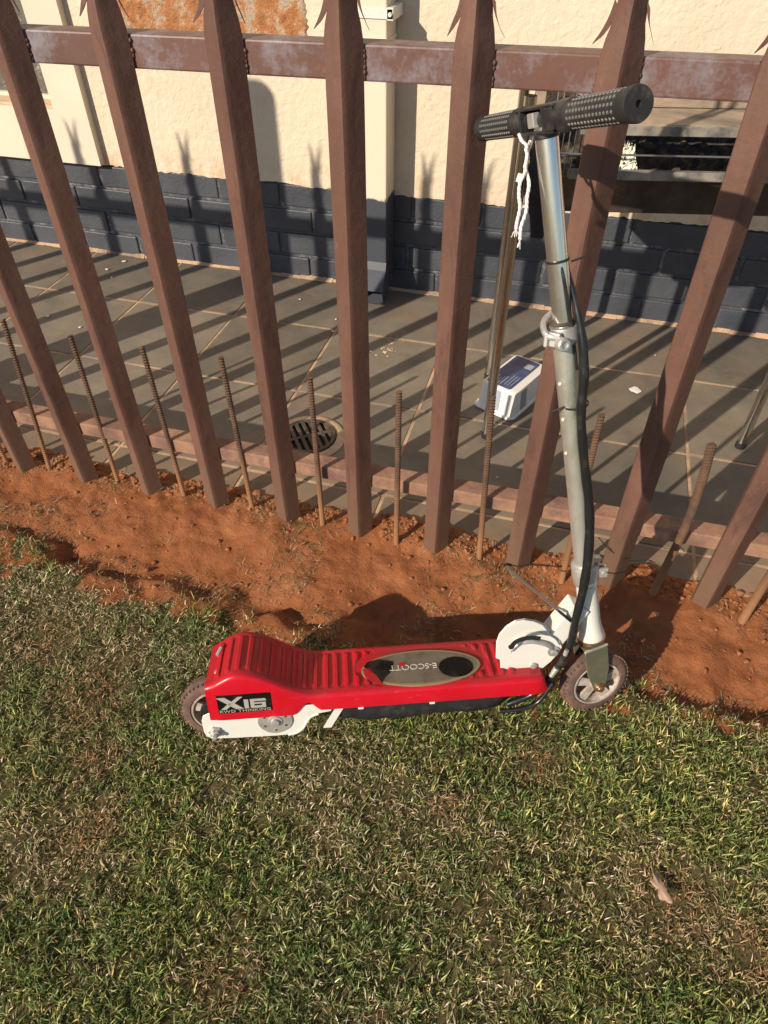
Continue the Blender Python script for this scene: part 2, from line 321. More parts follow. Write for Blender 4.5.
# numpy value noise
def vnoise(x, y, s, seed):
    g = np.random.default_rng(seed).random((257, 257)); X = x * s + 71.3; Y = y * s + 37.7
    xi = np.floor(X).astype(int); yi = np.floor(Y).astype(int); fx = X - xi; fy = Y - yi
    fx = fx * fx * (3 - 2 * fx); fy = fy * fy * (3 - 2 * fy)
    a = g[xi % 256, yi % 256]; b = g[(xi + 1) % 256, yi % 256]; c = g[xi % 256, (yi + 1) % 256]; d = g[(xi + 1) % 256, (yi + 1) % 256]
    return (a * (1 - fx) + b * fx) * (1 - fy) + (c * (1 - fx) + d * fx) * fy - .5
def fbm(x, y, s, seed, o=4):
    return sum(vnoise(x, y, s * 2 ** k, seed + k) * .5 ** k for k in range(o))

# ------------------------------------------------------------------ ground
EX = [-6, -1.6, -1.21, -1.014, -.72, -.495, -.333, -.02, .163, .297, .535, .9, 6]
EY = [.89, .89, .875, .825, .812, .789, .782, .81, .80, .835, .845, .85, .85]
def edge_y(x, y=0): return np.interp(x, EX, EY) + .030 * fbm(x, x * 0 + 3.1, 7, 40, 3) + .075 * fbm(x, y, 12, 60, 4)
def ground_h(x, y):
    e = np.interp(x, EX, EY) + .02 * fbm(x, x * 0 + 3.1, 7, 40, 3)
    lawn = .004 + .016 * fbm(x, y, 4, 3, 3) + .006 * fbm(x, y, 40, 8, 2)
    t = np.clip((y - e) / .30, 0, 1)
    soil = -.038 + .048 * t ** .75 + .030 * fbm(x, y, 5, 211, 3) * (1 - t) + .022 * fbm(x, y, 9, 21, 5) + .006 * fbm(x, y, 70, 31, 3)
    k = np.clip((y - e + .02 - .10 * fbm(x, y, 11, 301, 3)) / .085, 0, 1); k = k * k * (3 - 2 * k)
    h = lawn * (1 - k) + soil * k
    edge2 = 1.158 + .03 * fbm(x, x * 0, 9, 77, 3)
    k2 = np.clip((y - edge2) / .02, 0, 1)
    return h * (1 - k2) - .06 * k2
def gh(x, y): return float(ground_h(np.array([x]), np.array([y]))[0])
xs = np.concatenate([np.linspace(-60, -4, 12)[:-1], np.linspace(-4, -1.6, 40)[:-1], np.arange(-1.6, .9, .0085), np.linspace(.9, 3.5, 40)[1:], np.linspace(3.5, 60, 12)[1:]])
ys = np.concatenate([np.linspace(-60, -2, 12)[:-1], np.linspace(-2, -.1, 40)[:-1], np.arange(-.1, 1.22, .0085), [1.3, 1.5, 2.2, 5, 60]])
GX, GY = np.meshgrid(xs, ys, indexing='ij'); GZ = ground_h(GX, GY)
nx, ny = GX.shape
V = np.stack([GX, GY, GZ], -1).reshape(-1, 3)
I = (np.arange(nx - 1)[:, None] * ny + np.arange(ny - 1)[None, :]).reshape(-1)
Q = np.stack([I, I + ny, I + ny + 1, I + 1], -1)
cx = V[Q].mean(1); is_lawn = cx[:, 1] < edge_y(cx[:, 0], cx[:, 1]) - .045 + .09 * fbm(cx[:, 0], cx[:, 1], 30, 401, 3)
def np_mesh(name, V, F, mats, smooth=True):
    me = bpy.data.meshes.new(name); k = F.shape[1]
    me.vertices.add(len(V)); me.vertices.foreach_set('co', V.astype(np.float32).ravel())
    me.loops.add(F.size); me.loops.foreach_set('vertex_index', F.astype(np.int32).ravel())
    me.polygons.add(len(F)); me.polygons.foreach_set('loop_start', np.arange(0, F.size, k, dtype=np.int32))
    me.polygons.foreach_set('use_smooth', np.full(len(F), smooth))
    me.update(calc_edges=True); me.validate()
    for mm in mats: me.materials.append(mm)
    return me
def sub_mesh(name, mask, mat):
    F = Q[mask]; u, inv = np.unique(F, return_inverse=True)
    return np_mesh(name, V[u], inv.reshape(-1, 4), [mat])
link('lawn', sub_mesh('lawn', is_lawn, M['lawnsoil']), kind='structure')
link('soil_strip', sub_mesh('soil_strip', ~is_lawn, M['soil']), kind='structure')

# ------------------------------------------------------------------ patio of tiles
PY0, WY = 1.135, 2.344
patio = thing('patio', '', ''); del patio['label']; del patio['category']; patio['kind'] = 'structure'
g = MB().lohi((-4.2, PY0 + .004, -.05), (2.8, WY + .02, -.0022)); link('grout_bed', g.mesh('grout_bed', M['grout']), patio)
TP = .380
t_me = {}
def tile_mesh(w, d):
    key = (round(w, 3), round(d, 3))
    if key not in t_me: t_me[key] = MB().box((0, 0, -.01), (w, d, .02)).mesh('tile', M['tile'], bevel=.0012, seg=1)
    return t_me[key]
rows = [(PY0, 1.240), (1.240, 1.620), (1.620, 2.000), (2.000, WY - .004)]
for k in range(-6, 9):
    x0 = .036 + TP * (k - 0) - TP; x1 = x0 + TP
    for (a, b) in rows:
        o = link('tile', tile_mesh(TP - .009, (b - a) - .009), patio, ((x0 + x1) / 2, (a + b) / 2, rnd.uniform(-.0006, .0006)))
        o.rotation_euler = (rnd.uniform(-.001, .001), rnd.uniform(-.001, .001), rnd.uniform(-.002, .002))
f = MB()
for i in range(160):
    x = -4 + i * .042; w = .010 + .006 * rnd.random(); h = .007 + .006 * rnd.random()
    f.add([(x, WY - w, .0012), (x + .044, WY - w - .002 * rnd.random(), .0012), (x + .044, WY + .001, h), (x, WY + .001, h)], [(0, 1, 2, 3)])
link('dirt_fillet', f.mesh('dirt_fillet', M['grout']), patio)
sp = MB()
smudge = [(388 + rnd.gauss(0, 7), 350 + rnd.gauss(0, 4), .0015 + .003 * rnd.random()) for _ in range(34)]
for (px, py, r_) in ((635, 391, .017), (107, 270, .007), (124, 262, .009), (333, 332, .0045), (336, 320, .0045), (136, 266, .003), (48, 317, .006), (80, 328, .006), (300, 300, .004), (460, 290, .004), (497, 478, .003), (655, 356, .003), (112, 278, .003)):
    p = onz(px, py); pts = [(p.x + r_ * (1 + .3 * rnd.uniform(-1, 1)) * math.cos(a), p.y + r_ * (1 + .3 * rnd.uniform(-1, 1)) * math.sin(a), .0035) for a in [2 * math.pi * q / 11 for q in range(11)]]
    sp.add(pts + [(p.x, p.y, .0048)], [(q, (q + 1) % 11, 11) for q in range(11)])
sm_ = MB()
for px, py, r_ in smudge:
    p = onz(px, py); pts = [(p.x + r_ * (1 + .4 * rnd.uniform(-1, 1)) * math.cos(a), p.y + r_ * (1 + .4 * rnd.uniform(-1, 1)) * math.sin(a), .0012) for a in [2 * math.pi * q / 8 for q in range(8)]]
    sm_.add(pts + [(p.x, p.y, .0022)], [(q, (q + 1) % 8, 8) for q in range(8)])
o = link('mortar_smudge', sm_.mesh('mortar_smudge', M['cement']), patio); o['kind'] = 'stuff'
link('paint_spots', sp.mesh('paint_spots', M['chalk']), patio, label='white paint spots spattered on the tiles')

# drain
dp = Vector((-.609, 1.413, 0)); DR = .076
dr = thing('floor_drain', 'round cast iron floor drain grate set in a cement ring behind the lower fence rail', 'drain', dp)
ring = MB(); n = 40
rings = [[(r_ * math.cos(2 * math.pi * j / n), r_ * math.sin(2 * math.pi * j / n), z) for j in range(n)] for r_, z in ((DR + .026, .001), (DR + .022, .0046), (DR + .003, .0056), (DR + .001, .001))]
ring.ringset(rings, caps=False); link('cement_ring', ring.mesh('cement_ring', M['cement'], smooth=40), dr)
hole = MB().lathe([(DR, .0018), (DR, .0024)], (0, 0, 0), (0, 0, 1), 40); link('drain_hole', hole.mesh('drain_hole', M['hole']), dr)
fr = MB(); rings = [[(r_ * math.cos(2 * math.pi * j / n), r_ * math.sin(2 * math.pi * j / n), z) for j in range(n)] for r_, z in ((DR, .003), (DR, .0095), (DR - .010, .0095), (DR - .010, .003))]
fr.ringset(rings, caps=False); link('frame', fr.mesh('frame', M['iron'], smooth=40), dr)
DA = .62
for k in range(-3, 4):
    x = k * .0195; L_ = math.sqrt(max((DR - .008) ** 2 - x * x, 0))
    gb = MB().lohi((-.0050, -L_, .0035), (.0050, L_, .0090)); o = link('grate_bar', gb.mesh('grate_bar', M['iron'], bevel=.001, seg=1), dr); o.location = (x * math.cos(DA), x * math.sin(DA), 0); o.rotation_euler = (0, 0, DA)
gb = MB().lohi((-DR + .008, -.005, .0035), (DR - .008, .005, .0086)); link('cross_bar', gb.mesh('cross_bar', M['iron']), dr).rotation_euler = (0, 0, DA)

# ------------------------------------------------------------------ house wall
house = thing('house_wall', 'cream plastered house wall above a dark grey painted brick plinth, beyond the patio', 'house', (0, WY, 0))
PZ = .343
# bricks
BL, BH, BP = .2325, .0765, .2425
courses = [(.0035, -1.663), (.0895, -1.774), (.1760, -1.884), (.2625, -1.756)]
b_me = [MB().box((0, .04, BH / 2), (BL - .002 * q, .08, BH - .001 * q)).mesh('brick', M['darkpaint'], bevel=.0045, seg=2) for q in range(3)]
for z0, xj in courses:
    k0 = math.floor((-3.9 - xj) / BP)
    for k in range(k0, k0 + 27):
        x = xj + k * BP + BP / 2
        if x > 2.5: break
        o = link('brick', b_me[rnd.randrange(3)], house, (x + rnd.uniform(-.0015, .0015), rnd.uniform(-.0015, .0015), z0 + rnd.uniform(-.001, .001)))
        o.rotation_euler = (rnd.uniform(-.01, .01), rnd.uniform(-.006, .006), rnd.uniform(-.004, .004))
link('mortar', MB().lohi((-4.1, .006, -.02), (2.7, .08, .348)).mesh('mortar', M['mortar']), house)
# plaster with a ragged paint edge, window opening on the left
def wall_panel(x0, x1, z0, z1, y0, y1, ragged=False):
    mb = MB()
    if not ragged: return mb.lohi((x0, y0, z0), (x1, y1, z1))
    nseg = int((x1 - x0) / .006); top = []; bot = []
    for i in range(nseg + 1):
        x = x0 + (x1 - x0) * i / nseg
        z = z0 + .010 * float(fbm(np.array([x]), np.array([1.]), 9, 5, 2)[0]) + .006 * float(fbm(np.array([x]), np.array([1.]), 60, 9, 2)[0])
        bot.append((x, z)); top.append((x, z1))
    nn = len(bot); vs = [(x, y0, z) for x, z in bot] + [(x, y0, z) for x, z in top] + [(x, y0 + .006, z - .002) for x, z in bot]
    fs = [(i, i + 1, nn + i + 1, nn + i) for i in range(nn - 1)] + [(2 * nn + i, 2 * nn + i + 1, i + 1, i) for i in range(nn - 1)]
    return mb.add(vs, fs)
WX1, WZ0, WZ1, WX0 = -1.848, .526, 1.75, -2.9
link('plaster', wall_panel(-1.735, 2.7, PZ, 2.9, -.004, .08, True).mesh('plaster', M['stucco']), house)
s_ = MB().lohi((-4.1, -.004, PZ + .012), (WX0 - .12, .08, 2.9)).lohi((WX0 - .12, -.004, WZ1 + .12), (-1.735, .08, 2.9)); link('plaster', s_.mesh('plaster', M['stucco']), house)
link('wall_core', MB().lohi((-4.1, .081, -.05), (WX0 - .001, .30, 2.9)).lohi((WX1 + .001, .081, -.05), (2.7, .30, 2.9)).lohi((WX0 - .001, .081, -.05), (WX1 + .001, .30, WZ0 - .001)).lohi((WX0 - .001, .081, WZ1 + .001), (WX1 + .001, .30, 2.9)).mesh('wall_core', M['cream']), house)
sr = MB().lohi((WX1, -.034, PZ + .006), (-1.716, .08, WZ1 + .12)).lohi((WX0 - .12, -.034, PZ + .006), (WX1, .08, WZ0)).lohi((WX0 - .12, -.034, WZ0), (WX0, .08, WZ1 + .12)).lohi((WX0, -.034, WZ1), (WX1, .08, WZ1 + .12))
link('window_surround', sr.mesh('window_surround', M['cream']), house, label='smooth cream raised surround of the window')
win = link('window', MB().lohi((WX0, .045, WZ0), (WX0 + .03, .075, WZ1)).lohi((WX1 - .022, .045, WZ0), (WX1, .075, WZ1)).lohi((WX0 + .03, .045, WZ0), (WX1 - .022, .075, WZ0 + .022)).lohi((WX0 + .03, .045, WZ1 - .03), (WX1 - .022, .075, WZ1)).mesh('window', M['cream']), house)
link('pane', MB().lohi((WX0 + .03, .062, WZ0 + .022), (WX1 - .022, .066, WZ1 - .03)).mesh('pane', M['clutter']), win)
link('mullion', MB().lohi((-2.045, .035, WZ0 + .022), (-2.015, .061, WZ1 - .03)).mesh('mullion', M['cream']), win)
link('sill', MB().lohi((WX0, -.030, WZ0 + .001), (WX1, .044, WZ0 + .010)).mesh('sill', M['cement']), win)
# bare weathered patch of plaster high on the wall
mb = MB(); nx_, nz_ = 84, 60; vs = []; xa, xb, za, zb = -1.52, -.885, .765, 1.22
for i in range(nx_ + 1):
    for j in range(nz_ + 1):
        x = xa + (xb - xa) * i / nx_; z = za + (zb - za) * j / nz_; e = min(i, nx_ - i, j, nz_ - j)
        if e == 0: x += .006 * rnd.uniform(-1, 1) * (1 if i in (0, nx_) else 0); z += .006 * rnd.uniform(-1, 1) * (1 if j in (0, nz_) else 0)
        y = -.0045 if e == 0 else -.0075 - .004 * rnd.random()
        vs.append((x, y, z))
mb.add(vs, [(i * (nz_ + 1) + j, (i + 1) * (nz_ + 1) + j, (i + 1) * (nz_ + 1) + j + 1, i * (nz_ + 1) + j + 1) for i in range(nx_) for j in range(nz_)])
link('bare_patch', mb.mesh('bare_patch', M['bare'], smooth=60), house, label='rough rust orange patch of bare plaster')
# downpipe
dpx0, dpx1, py0, py1 = -.700, -.608, -.112, -.006
dn = link('downpipe', MB().lohi((dpx0, py0, .135), (dpx1, py1, 2.9)).mesh('downpipe', M['pipe'], bevel=.004), house, label='square cream downpipe with a dark painted foot')
sh = MB(); 
A = [(dpx0, py0 - .001, .150), (dpx1, py0 - .001, .150), (dpx1, py1 + .001, .150), (dpx0, py1 + .001, .150)]
B = [(dpx0 - .001, py0 - .012, .125), (dpx1 + .001, py0 - .012, .125), (dpx1 + .001, py1, .075), (dpx0 - .001, py1, .075)]
Cc = [(dpx0 - .001, py0 - .062, .070), (dpx1 + .001, py0 - .062, .070), (dpx1 + .001, py0 - .034, .010), (dpx0 - .001, py0 - .034, .010)]
sh.ringset([A, B, Cc], caps=False); bm_me = sh.mesh('shoe', M['pipe']); so = link('shoe', bm_me, dn); md = so.modifiers.new('thickness', 'SOLIDIFY'); md.thickness = .002
link('pipe_joint', MB().lohi((dpx0 - .003, py0 - .003, .79), (dpx1 + .003, py1, .802)).mesh('pipe_joint', M['pipe'], bevel=.001), dn)
link('bracket', MB().lohi((dpx0 - .02, py0 - .004, .848), (dpx1 + .018, py0 - .0005, .872)).lohi((dpx1 + .001, py0 - .004, .845), (dpx1 + .020, -.004, .875)).lathe([(.006, 0), (.006, .01)], (dpx1 + .012, py0 - .004, .86), (0, -1, 0), 8).mesh('bracket', M['white'], bevel=.001, seg=1), dn)

# ------------------------------------------------------------------ palisade fence
FY = 1.100
fence = thing('palisade_fence', 'brown painted steel palisade fence with spiked pales between the lawn and the tiled patio', 'fence', (0, FY, 0))
def rail_z(x, z): return z + .0115 * (x + .5)
def pale_mesh(seed):
    rr = random.Random(seed); mb = MB(); th = .0026
    tl, tr = math.tan(R(27)), math.tan(R(47)); xr = .0012; top_ = -.0282; sec = [(-.0262, .0028), (-.0281, top_ + (xr + .0283) * tl + .0016), (-.0272, top_ + (xr + .0283) * tl - .0006)]
    for dx in (-.0105, -.0085): sec.append((xr + dx, top_ - dx * tl))
    sec += [(xr - .0032, top_ + .0021), (xr - .0004, top_ + .0014), (xr + .0022, top_ + .0030)]
    for dx in (.0050, .0068): sec.append((xr + dx, top_ + dx * tr))
    sec.append((.0275, top_ + (.0275 - xr) * tr))
    def ringat(z, sx):
        o = [(x * sx, y * (1 if sx > .8 else .75 + .25 * sx), z) for x, y in sec]; i_ = [(x * sx * .93, y * .9 + th, z) for x, y in sec]
        return o + i_[::-1]
    zs = [(-.05, 1), (.3, 1), (.6, 1), (.90, 1), (1.0, .99), (1.020, .88), (1.035, .74), (1.06, .66), (1.12, .60), (1.18, .56)]
    mb.ringset([ringat(z, s) for z, s in zs])
    for sgn in (-1, 1):      # barbs that curl out of the edges
        for (z0, dx, up, tipz) in ((1.028, .024, .050, -.014), (1.10, .020, .05, -.005)):
            yo = -.012 if sgn < 0 else -.002
            c = [(sgn * .019, .002, z0 + .028), (sgn * .023, .001, z0 + .012), (sgn * .030, -.001, z0 - .002), (sgn * (.036 + rr.random() * .004), -.004, z0 - .014)]
            hw = [.0065, .0052, .0032, .0004]
            rings = []
            for (x, y, z), h in zip(spline(c, 4), np.interp(np.linspace(0, 3, 13), range(4), hw)):
                rings.append([(x - h * .5, yo + y - .0012, z + h * .8), (x + h * .5, yo + y - .0012, z - h * .8), (x + h * .5, yo + y + .0012, z - h * .8), (x - h * .5, yo + y + .0012, z + h * .8)])
            mb.ringset(rings)
    for sgn in (-1, 0, 1):   # split point at the top
        if sgn == 0: continue
        c = [(sgn * .008, -.008, 1.172), (sgn * .010, -.004, 1.205), (sgn * .015, -.006, 1.238), (sgn * .023, -.010, 1.268)]
        hw = [.0082, .0068, .004, .0004]; rings = []
        for (x, y, z), h in zip(spline(c, 3), np.interp(np.linspace(0, 3, 10), range(4), hw)):
            rings.append([(x - h, y - .0012, z), (x + h, y - .0012, z), (x + h, y + .0012, z), (x - h, y + .0012, z)])
        mb.ringset(rings)
    return mb.mesh('pale', M['brown'], smooth=40)
pm = [pale_mesh(s) for s in range(3)]
pale_x = [-2.97, -2.775, -2.58, -2.38, -2.18, -1.69, -1.496, -1.300, -1.109, -.920, -.734, -.545, -.361, -.175, .019, .226, .431, .628, .822, 1.015, 1.21, 1.40, 1.59]
for i, x in enumerate(pale_x):
    o = link('pale', pm[i % 3], fence, (x, 0, 0)); o.rotation_euler = (0, 0, rnd.uniform(-.03, .03))
    if abs(x - .226) < .01: o.rotation_euler.y = -.012
# rails: rotated a touch as in the photograph
for (z0, z1, nm, mt, x0, x1) in ((.9478, .9940, 'top_rail', 'rail', -3.1, 1.9), (.148, .184, 'bottom_rail', 'lrail', -3.1, 1.9)):
    a = .0115 if nm == 'top_rail' else .006
    mb = MB(); ya, yb = .0035, .046
    vs = [(x, y, (z + a * (x + .5))) for x in (x0, x1) for (y, z) in ((ya, z0), (yb, z0), (yb, z1), (ya, z1))]
    mb.add(vs, [(0, 1, 2, 3), (7, 6, 5, 4), (0, 4, 5, 1), (1, 5, 6, 2), (2, 6, 7, 3), (3, 7, 4, 0)])
    link(nm, mb.mesh(nm, M[mt], bevel=.003), fence)
mb = MB()                      # weld beads beside each pale at the top rail
for x in pale_x:
    for sgn in (-1, 1):
        for k in range(6):
            if rnd.random() < (.25 if sgn > 0 else .6): continue
            z = .954 + k * .0065 + .0115 * (x + .5); q = .0014 + .0018 * rnd.random(); mb.lathe([(.0001, -.0045), (q, -.002), (q * 1.1, .001), (.0001, .0045)], (x + sgn * .0278, .0022, z), (0, 0, 1), 6)
o = link('weld_beads', mb.mesh('weld_beads', M['brown'], smooth=60), fence); o['kind'] = 'stuff'
mb = MB().add([(-.339 + .0, .0022, .955), (-.334, .0022, .953), (-.333, .0022, .970), (-.335, .0022, .990), (-.338, .0022, .989), (-.3365, .0022, .970)], [(0, 1, 2, 3, 4, 5)])
link('paint_drip', mb.mesh('paint_drip', M['whitepaint']), fence, label='white paint drip on the top rail')
# post further along (left of the frame), rounded cap
mb = MB().lohi((-.075, -.04, -.1), (.075, .04, 1.425)).mesh('fence_post', M['brown'], bevel=.038, seg=5)
link('fence_post', mb, fence, (-1.895, 0, 0))
# reinforcing bars
def rebar_mesh(L_, lean, r_=.0052, bend=None):
    mb = MB(); n = 8; rings = []; k = int(L_ / .0033)
    for i in range(k + 1):
        t = i / k; z = L_ * t
        if bend: c = Vector(bend(t))
        else: c = Vector((lean * t, 0, z))
        rr = r_ * (1.34 if i % 2 else .84)
        rings.append([(c.x + rr * math.cos(2 * math.pi * j / n), c.y + rr * math.sin(2 * math.pi * j / n), c.z + .002 * math.cos(2 * math.pi * j / n)) for j in range(n)])
    mb.ringset(rings); return mb.mesh('rebar', M['rebar'])
RB = [(-1.237, 1.109, .060, .447), (-1.030, 1.112, .014, .430), (-.834, 1.106, -.003, .435), (-.646, 1.108, -.009, .437), (-.455, 1.094, 0, .431), (-.268, 1.087, 0, .436), (-.068, 1.093, -.02, .454), (.123, 1.076, -.012, .463)]
for (x, y, ln, L_) in RB:
    link('reinforcing_bar', rebar_mesh(L_ + .03, ln), fence, (x, y - FY - .006, -.03))
bx = lambda t: ((-.0) + .012 * math.sin(3.14 * t) + (.0 if t < .5 else -.02 * (t - .5)), -.006 + .012 * math.sin(5 * t), .47 * t)
link('reinforcing_bar', rebar_mesh(.47, 0, .0068, bx), fence, (.316, 1.093 - FY - .008, -.03), label='thicker bent rusty reinforcing bar')
link('reinforcing_bar', rebar_mesh(.30, 0, .0068), fence, (.507, 1.063 - FY, -.03), label='short rusty reinforcing bar')
for x in (-1.36, .70, .90, 1.09, 1.28): link('reinforcing_bar', rebar_mesh(.46, rnd.uniform(-.02, .02)), fence, (x, -.006, -.03))
wr = MB().tube(spline([ony(598, 537, 1.085), ony(606, 546, 1.080), ony(618, 556, 1.079), ony(632, 561, 1.081), ony(648, 560, 1.092), ony(655, 563, 1.10)], 5), .0011, 6)
w_o = link('binding_wire', wr.mesh('binding_wire', M['blackwire']), None, label='thin dark wire looped round the foot of the pale beside the front wheel', category='wire')

# ------------------------------------------------------------------ barbecue stand behind the fence
BX = Vector((-.129, 1.550, 0)); ang = math.atan2(.142, .686)
Tb = Matrix.Translation(BX) @ Matrix.Rotation(ang, 4, 'Z')
bb = thing('barbecue_stand', 'sooty steel barbecue stand on pipe legs under weathered boards, against the dark plinth', 'barbecue', mat=Tb)
def bxz(x0, x1, y0, y1, z0, z1): return MB().lohi((x0, y0, z0), (x1, y1, z1))
link('leg', MB().tube([(0, 0, .0), (0, 0, .845)], .0125, 14, caps=False).tube([(0, 0, .844), (0, 0, .0)], .0105, 14, caps=False).mesh('leg', M['pipeleg'], smooth=40), bb, (0, 0, 0))
lg = MB().tube([(0, 0, 0), (-.012, 0, .80)], .0125, 14).mesh('leg', M['pipeleg'], smooth=40)
link('leg', lg, bb, (.70, 0, 0)); 
lg2 = MB().tube([(0, 0, 0), (0, 0, .80)], .0125, 14).mesh('leg', M['pipeleg'], smooth=40); link('leg', lg2, bb, (.02, .30, 0)); link('leg', lg2, bb, (.93, .30, 0))
for (x, y) in ((0, 0), (.70, 0), (.02, .30), (.93, .30)):
    link('foot_cap', MB().lathe([(.0140, 0), (.0145, .002), (.0135, .018)], (x, y, .001), (0, 0, 1), 14).mesh('foot_cap', M['plastic'], smooth=40), bb)
link('trough', bxz(.045, .95, .02, .026, .60, .672).lohi((.045, .026, .60), (.95, .30, .606)).lohi((.045, .294, .60), (.95, .30, .80)).lohi((.945, .02, .60), (.95, .30, .78)).mesh('trough', M['soot'], bevel=.001, seg=1), bb, (0, 0, .018))
ab = MB(); gx, gy = 70, 22; vs = [(.05 + .89 * i / gx, .03 + .26 * j / gy, .615 + .035 * (j / gy) + .03 * rnd.random()) for i in range(gx + 1) for j in range(gy + 1)]
ab.add(vs, [(i * (gy + 1) + j, (i + 1) * (gy + 1) + j, (i + 1) * (gy + 1) + j + 1, i * (gy + 1) + j + 1) for i in range(gx) for j in range(gy)])
link('ash_bed', ab.mesh('ash_bed', M['ash']), bb, (0, 0, .018))
link('front_lip', bxz(.10, .95, .004, .019, .672, .690).mesh('front_lip', M['edge'], bevel=.0015, seg=1), bb, (0, 0, .018))
link('back_plate', bxz(.05, .94, .285, .292, .607, .790).mesh('back_plate', M['ash']), bb, (0, 0, .018))
link('shelf_board', bxz(.11, .97, .010, .135, .762, .777).mesh('shelf_board', M['board'], bevel=.002, seg=1), bb, (0, 0, .018))
link('shelf_edge', bxz(.11, .97, .002, .009, .758, .776).mesh('shelf_edge', M['edge'], bevel=.001, seg=1), bb, (0, 0, .018))
link('back_board', bxz(.11, .97, .137, .150, .776, .812).mesh('back_board', M['board'], bevel=.002, seg=1), bb, (0, 0, .018))
link('rod', MB().tube([(.06, .003, .722), (.96, .003, .722)], .0022, 8).mesh('rod', M['wire'], smooth=40), bb, (0, 0, .018))
link('post', bxz(.018, .036, .05, .07, .60, .86).mesh('post', M['board']), bb, (0, 0, .018))
for k in range(9):
    link('grill_wire', MB().tube([(.05 + k * .0125, .06, .64), (.05 + k * .0125, .065, .850)], .0013, 6).mesh('grill_wire', M['wire'] if k % 3 else M['rebar'], smooth=40), bb, (0, 0, .018))
for z in (.655, .70, .76, .80, .846):
    link('grill_frame_wire', MB().tube([(.045, .063, z), (.155, .063, z)], .0020, 6).mesh('grill_frame_wire', M['wire'], smooth=40), bb, (0, 0, .018))
# crumpled printed paper leaning in the trough
pc = MB(); gx, gy = 14, 10; c0 = Tb @ Vector((.215, .015, .708)); vs = []
for i in range(gx + 1):
    for j in range(gy + 1):
        u_, v_ = i / gx, j / gy; w_ = 1 - .5 * v_
        vs.append(((u_ - .5) * .058 * w_ , .010 * v_ + .006 * rnd.random(), .048 * v_ * (.8 + .4 * rnd.random() * (1 if j == gy else 0) )))
pc.add(vs, [(i * (gy + 1) + j, (i + 1) * (gy + 1) + j, (i + 1) * (gy + 1) + j + 1, i * (gy + 1) + j + 1) for i in range(gx) for j in range(gy)])
po = link('paper_scrap', pc.mesh('paper_scrap', M['paper']), None, c0, label='crumpled cream printed paper stuck in the barbecue trough', category='paper'); po.rotation_euler = (0, 0, ang)
md = po.modifiers.new('thickness', 'SOLIDIFY'); md.thickness = .0006
# dark rag hanging at the pipe leg behind the stem
rg = MB(); rings = []
for k in range(14):
    t = k / 13; z = .80 - .22 * t; cx_ = .030 + .020 * t; rr = .010 + .018 * math.sin(math.pi * min(t * 1.15, 1)) + .003
    rings.append([(cx_ + rr * (1 + .30 * math.sin(3 * a + 4 * t) + .2 * rnd.uniform(-1, 1)) * math.cos(a), -.030 + rr * .55 * (1 + .25 * rnd.uniform(-1, 1)) * math.sin(a), z) for a in [2 * math.pi * j / 14 for j in range(14)]])
rg.ringset(rings); ro = link('rag', rg.mesh('rag', M['rag'], smooth=60), None, label='black rag hanging on the pipe leg behind the scooter stem', category='rag'); ro.matrix_world = Tb

# ------------------------------------------------------------------ tub on the patio
tb_c = Vector((-.085, 1.765, 0)); tb_a = R(-24)
tub = thing('plastic_tub', 'white plastic food tub with a blue label lying upside down on the patio tiles', 'tub', mat=Matrix.Translation(tb_c) @ Matrix.Rotation(tb_a, 4, 'Z'))
def rrect(hx, hy, r_, z, n=5):
    out = []
    for (sx, sy, a0) in ((1, 1, 0), (-1, 1, 90), (-1, -1, 180), (1, -1, 270)):
        for k in range(n + 1):
            a = R(a0 + 90 * k / n); out.append((sx * (hx - r_) + r_ * math.cos(a), sy * (hy - r_) + r_ * math.sin(a), z))
    return out
TX, TY, TH = .062, .104, .082
prof = [(1.08, .001), (1.10, .004), (1.08, .008), (1.0, .009), (.985, .02), (.93, TH - .005), (.90, TH - .001), (.86, TH)]
link('body', MB().ringset([rrect(TX * s, TY * s, .018 * s, z) for s, z in prof]).mesh('body', M['tub'], smooth=40), tub)
lo_ = lambda z: [(x - .008, y + .002, z_) for x, y, z_ in rrect(TX * .66, TY * .82, .008, z)]
link('label', MB().ringset([lo_(TH - .0006), lo_(TH + .0010)]).mesh('label', M['blue']), tub, label='dark blue printed label')
def dab(x0, x1, y0, y1): link('print', MB().lohi((x0, y0, TH + .0006), (x1, y1, TH + .0016)).mesh('print', M['tubgrey']), tub)
dab(.002, .026, .040, .066)
for k in range(5): dab(-.040 + k * .008, -.0375 + k * .008, -.074, -.044 + .028 * rnd.random())
for k in range(3): dab(.004 + k * .009, .0058 + k * .009, -.070, -.012)
for (x0, x1) in ((-.006, .014),):
    link('stripe', MB().add([(x0, -TY * .997 - .0012, .012), (x1, -TY * .997 - .0012, .012), (x1, -TY * .932 - .0012, TH - .006), (x0, -TY * .932 - .0012, TH - .006)], [(0, 1, 2, 3)]).mesh('stripe', M['tubgrey']), tub)
link('stripe', MB().add([(TX * .997 + .0012, -.06, .012), (TX * .997 + .0012, -.03, .012), (TX * .932 + .0012, -.03, TH - .006), (TX * .932 + .0012, -.06, TH - .006)], [(0, 1, 2, 3)]).mesh('stripe', M['tubgrey']), tub)

# ------------------------------------------------------------------ scooter
WR = .068
Hf = onz(592, 678.5, WR * .97 + .012); Hr = onz(219, 705.5, WR * .97 + .012)
U = (Hf - Hr).normalized()
top = CAM + ray(545, 128) * (1.02 * .8) / FPX
W = U.cross((top - Hf).normalized()).normalized(); VV = W.cross(U)
O = Hr - VV * WR
TS = Matrix(((U.x, W.x, VV.x, O.x), (U.y, W.y, VV.y, O.y), (U.z, W.z, VV.z, O.z), (0, 0, 0, 1)))   # local: a forward, b to the right, c up (mirrored frame handled below)
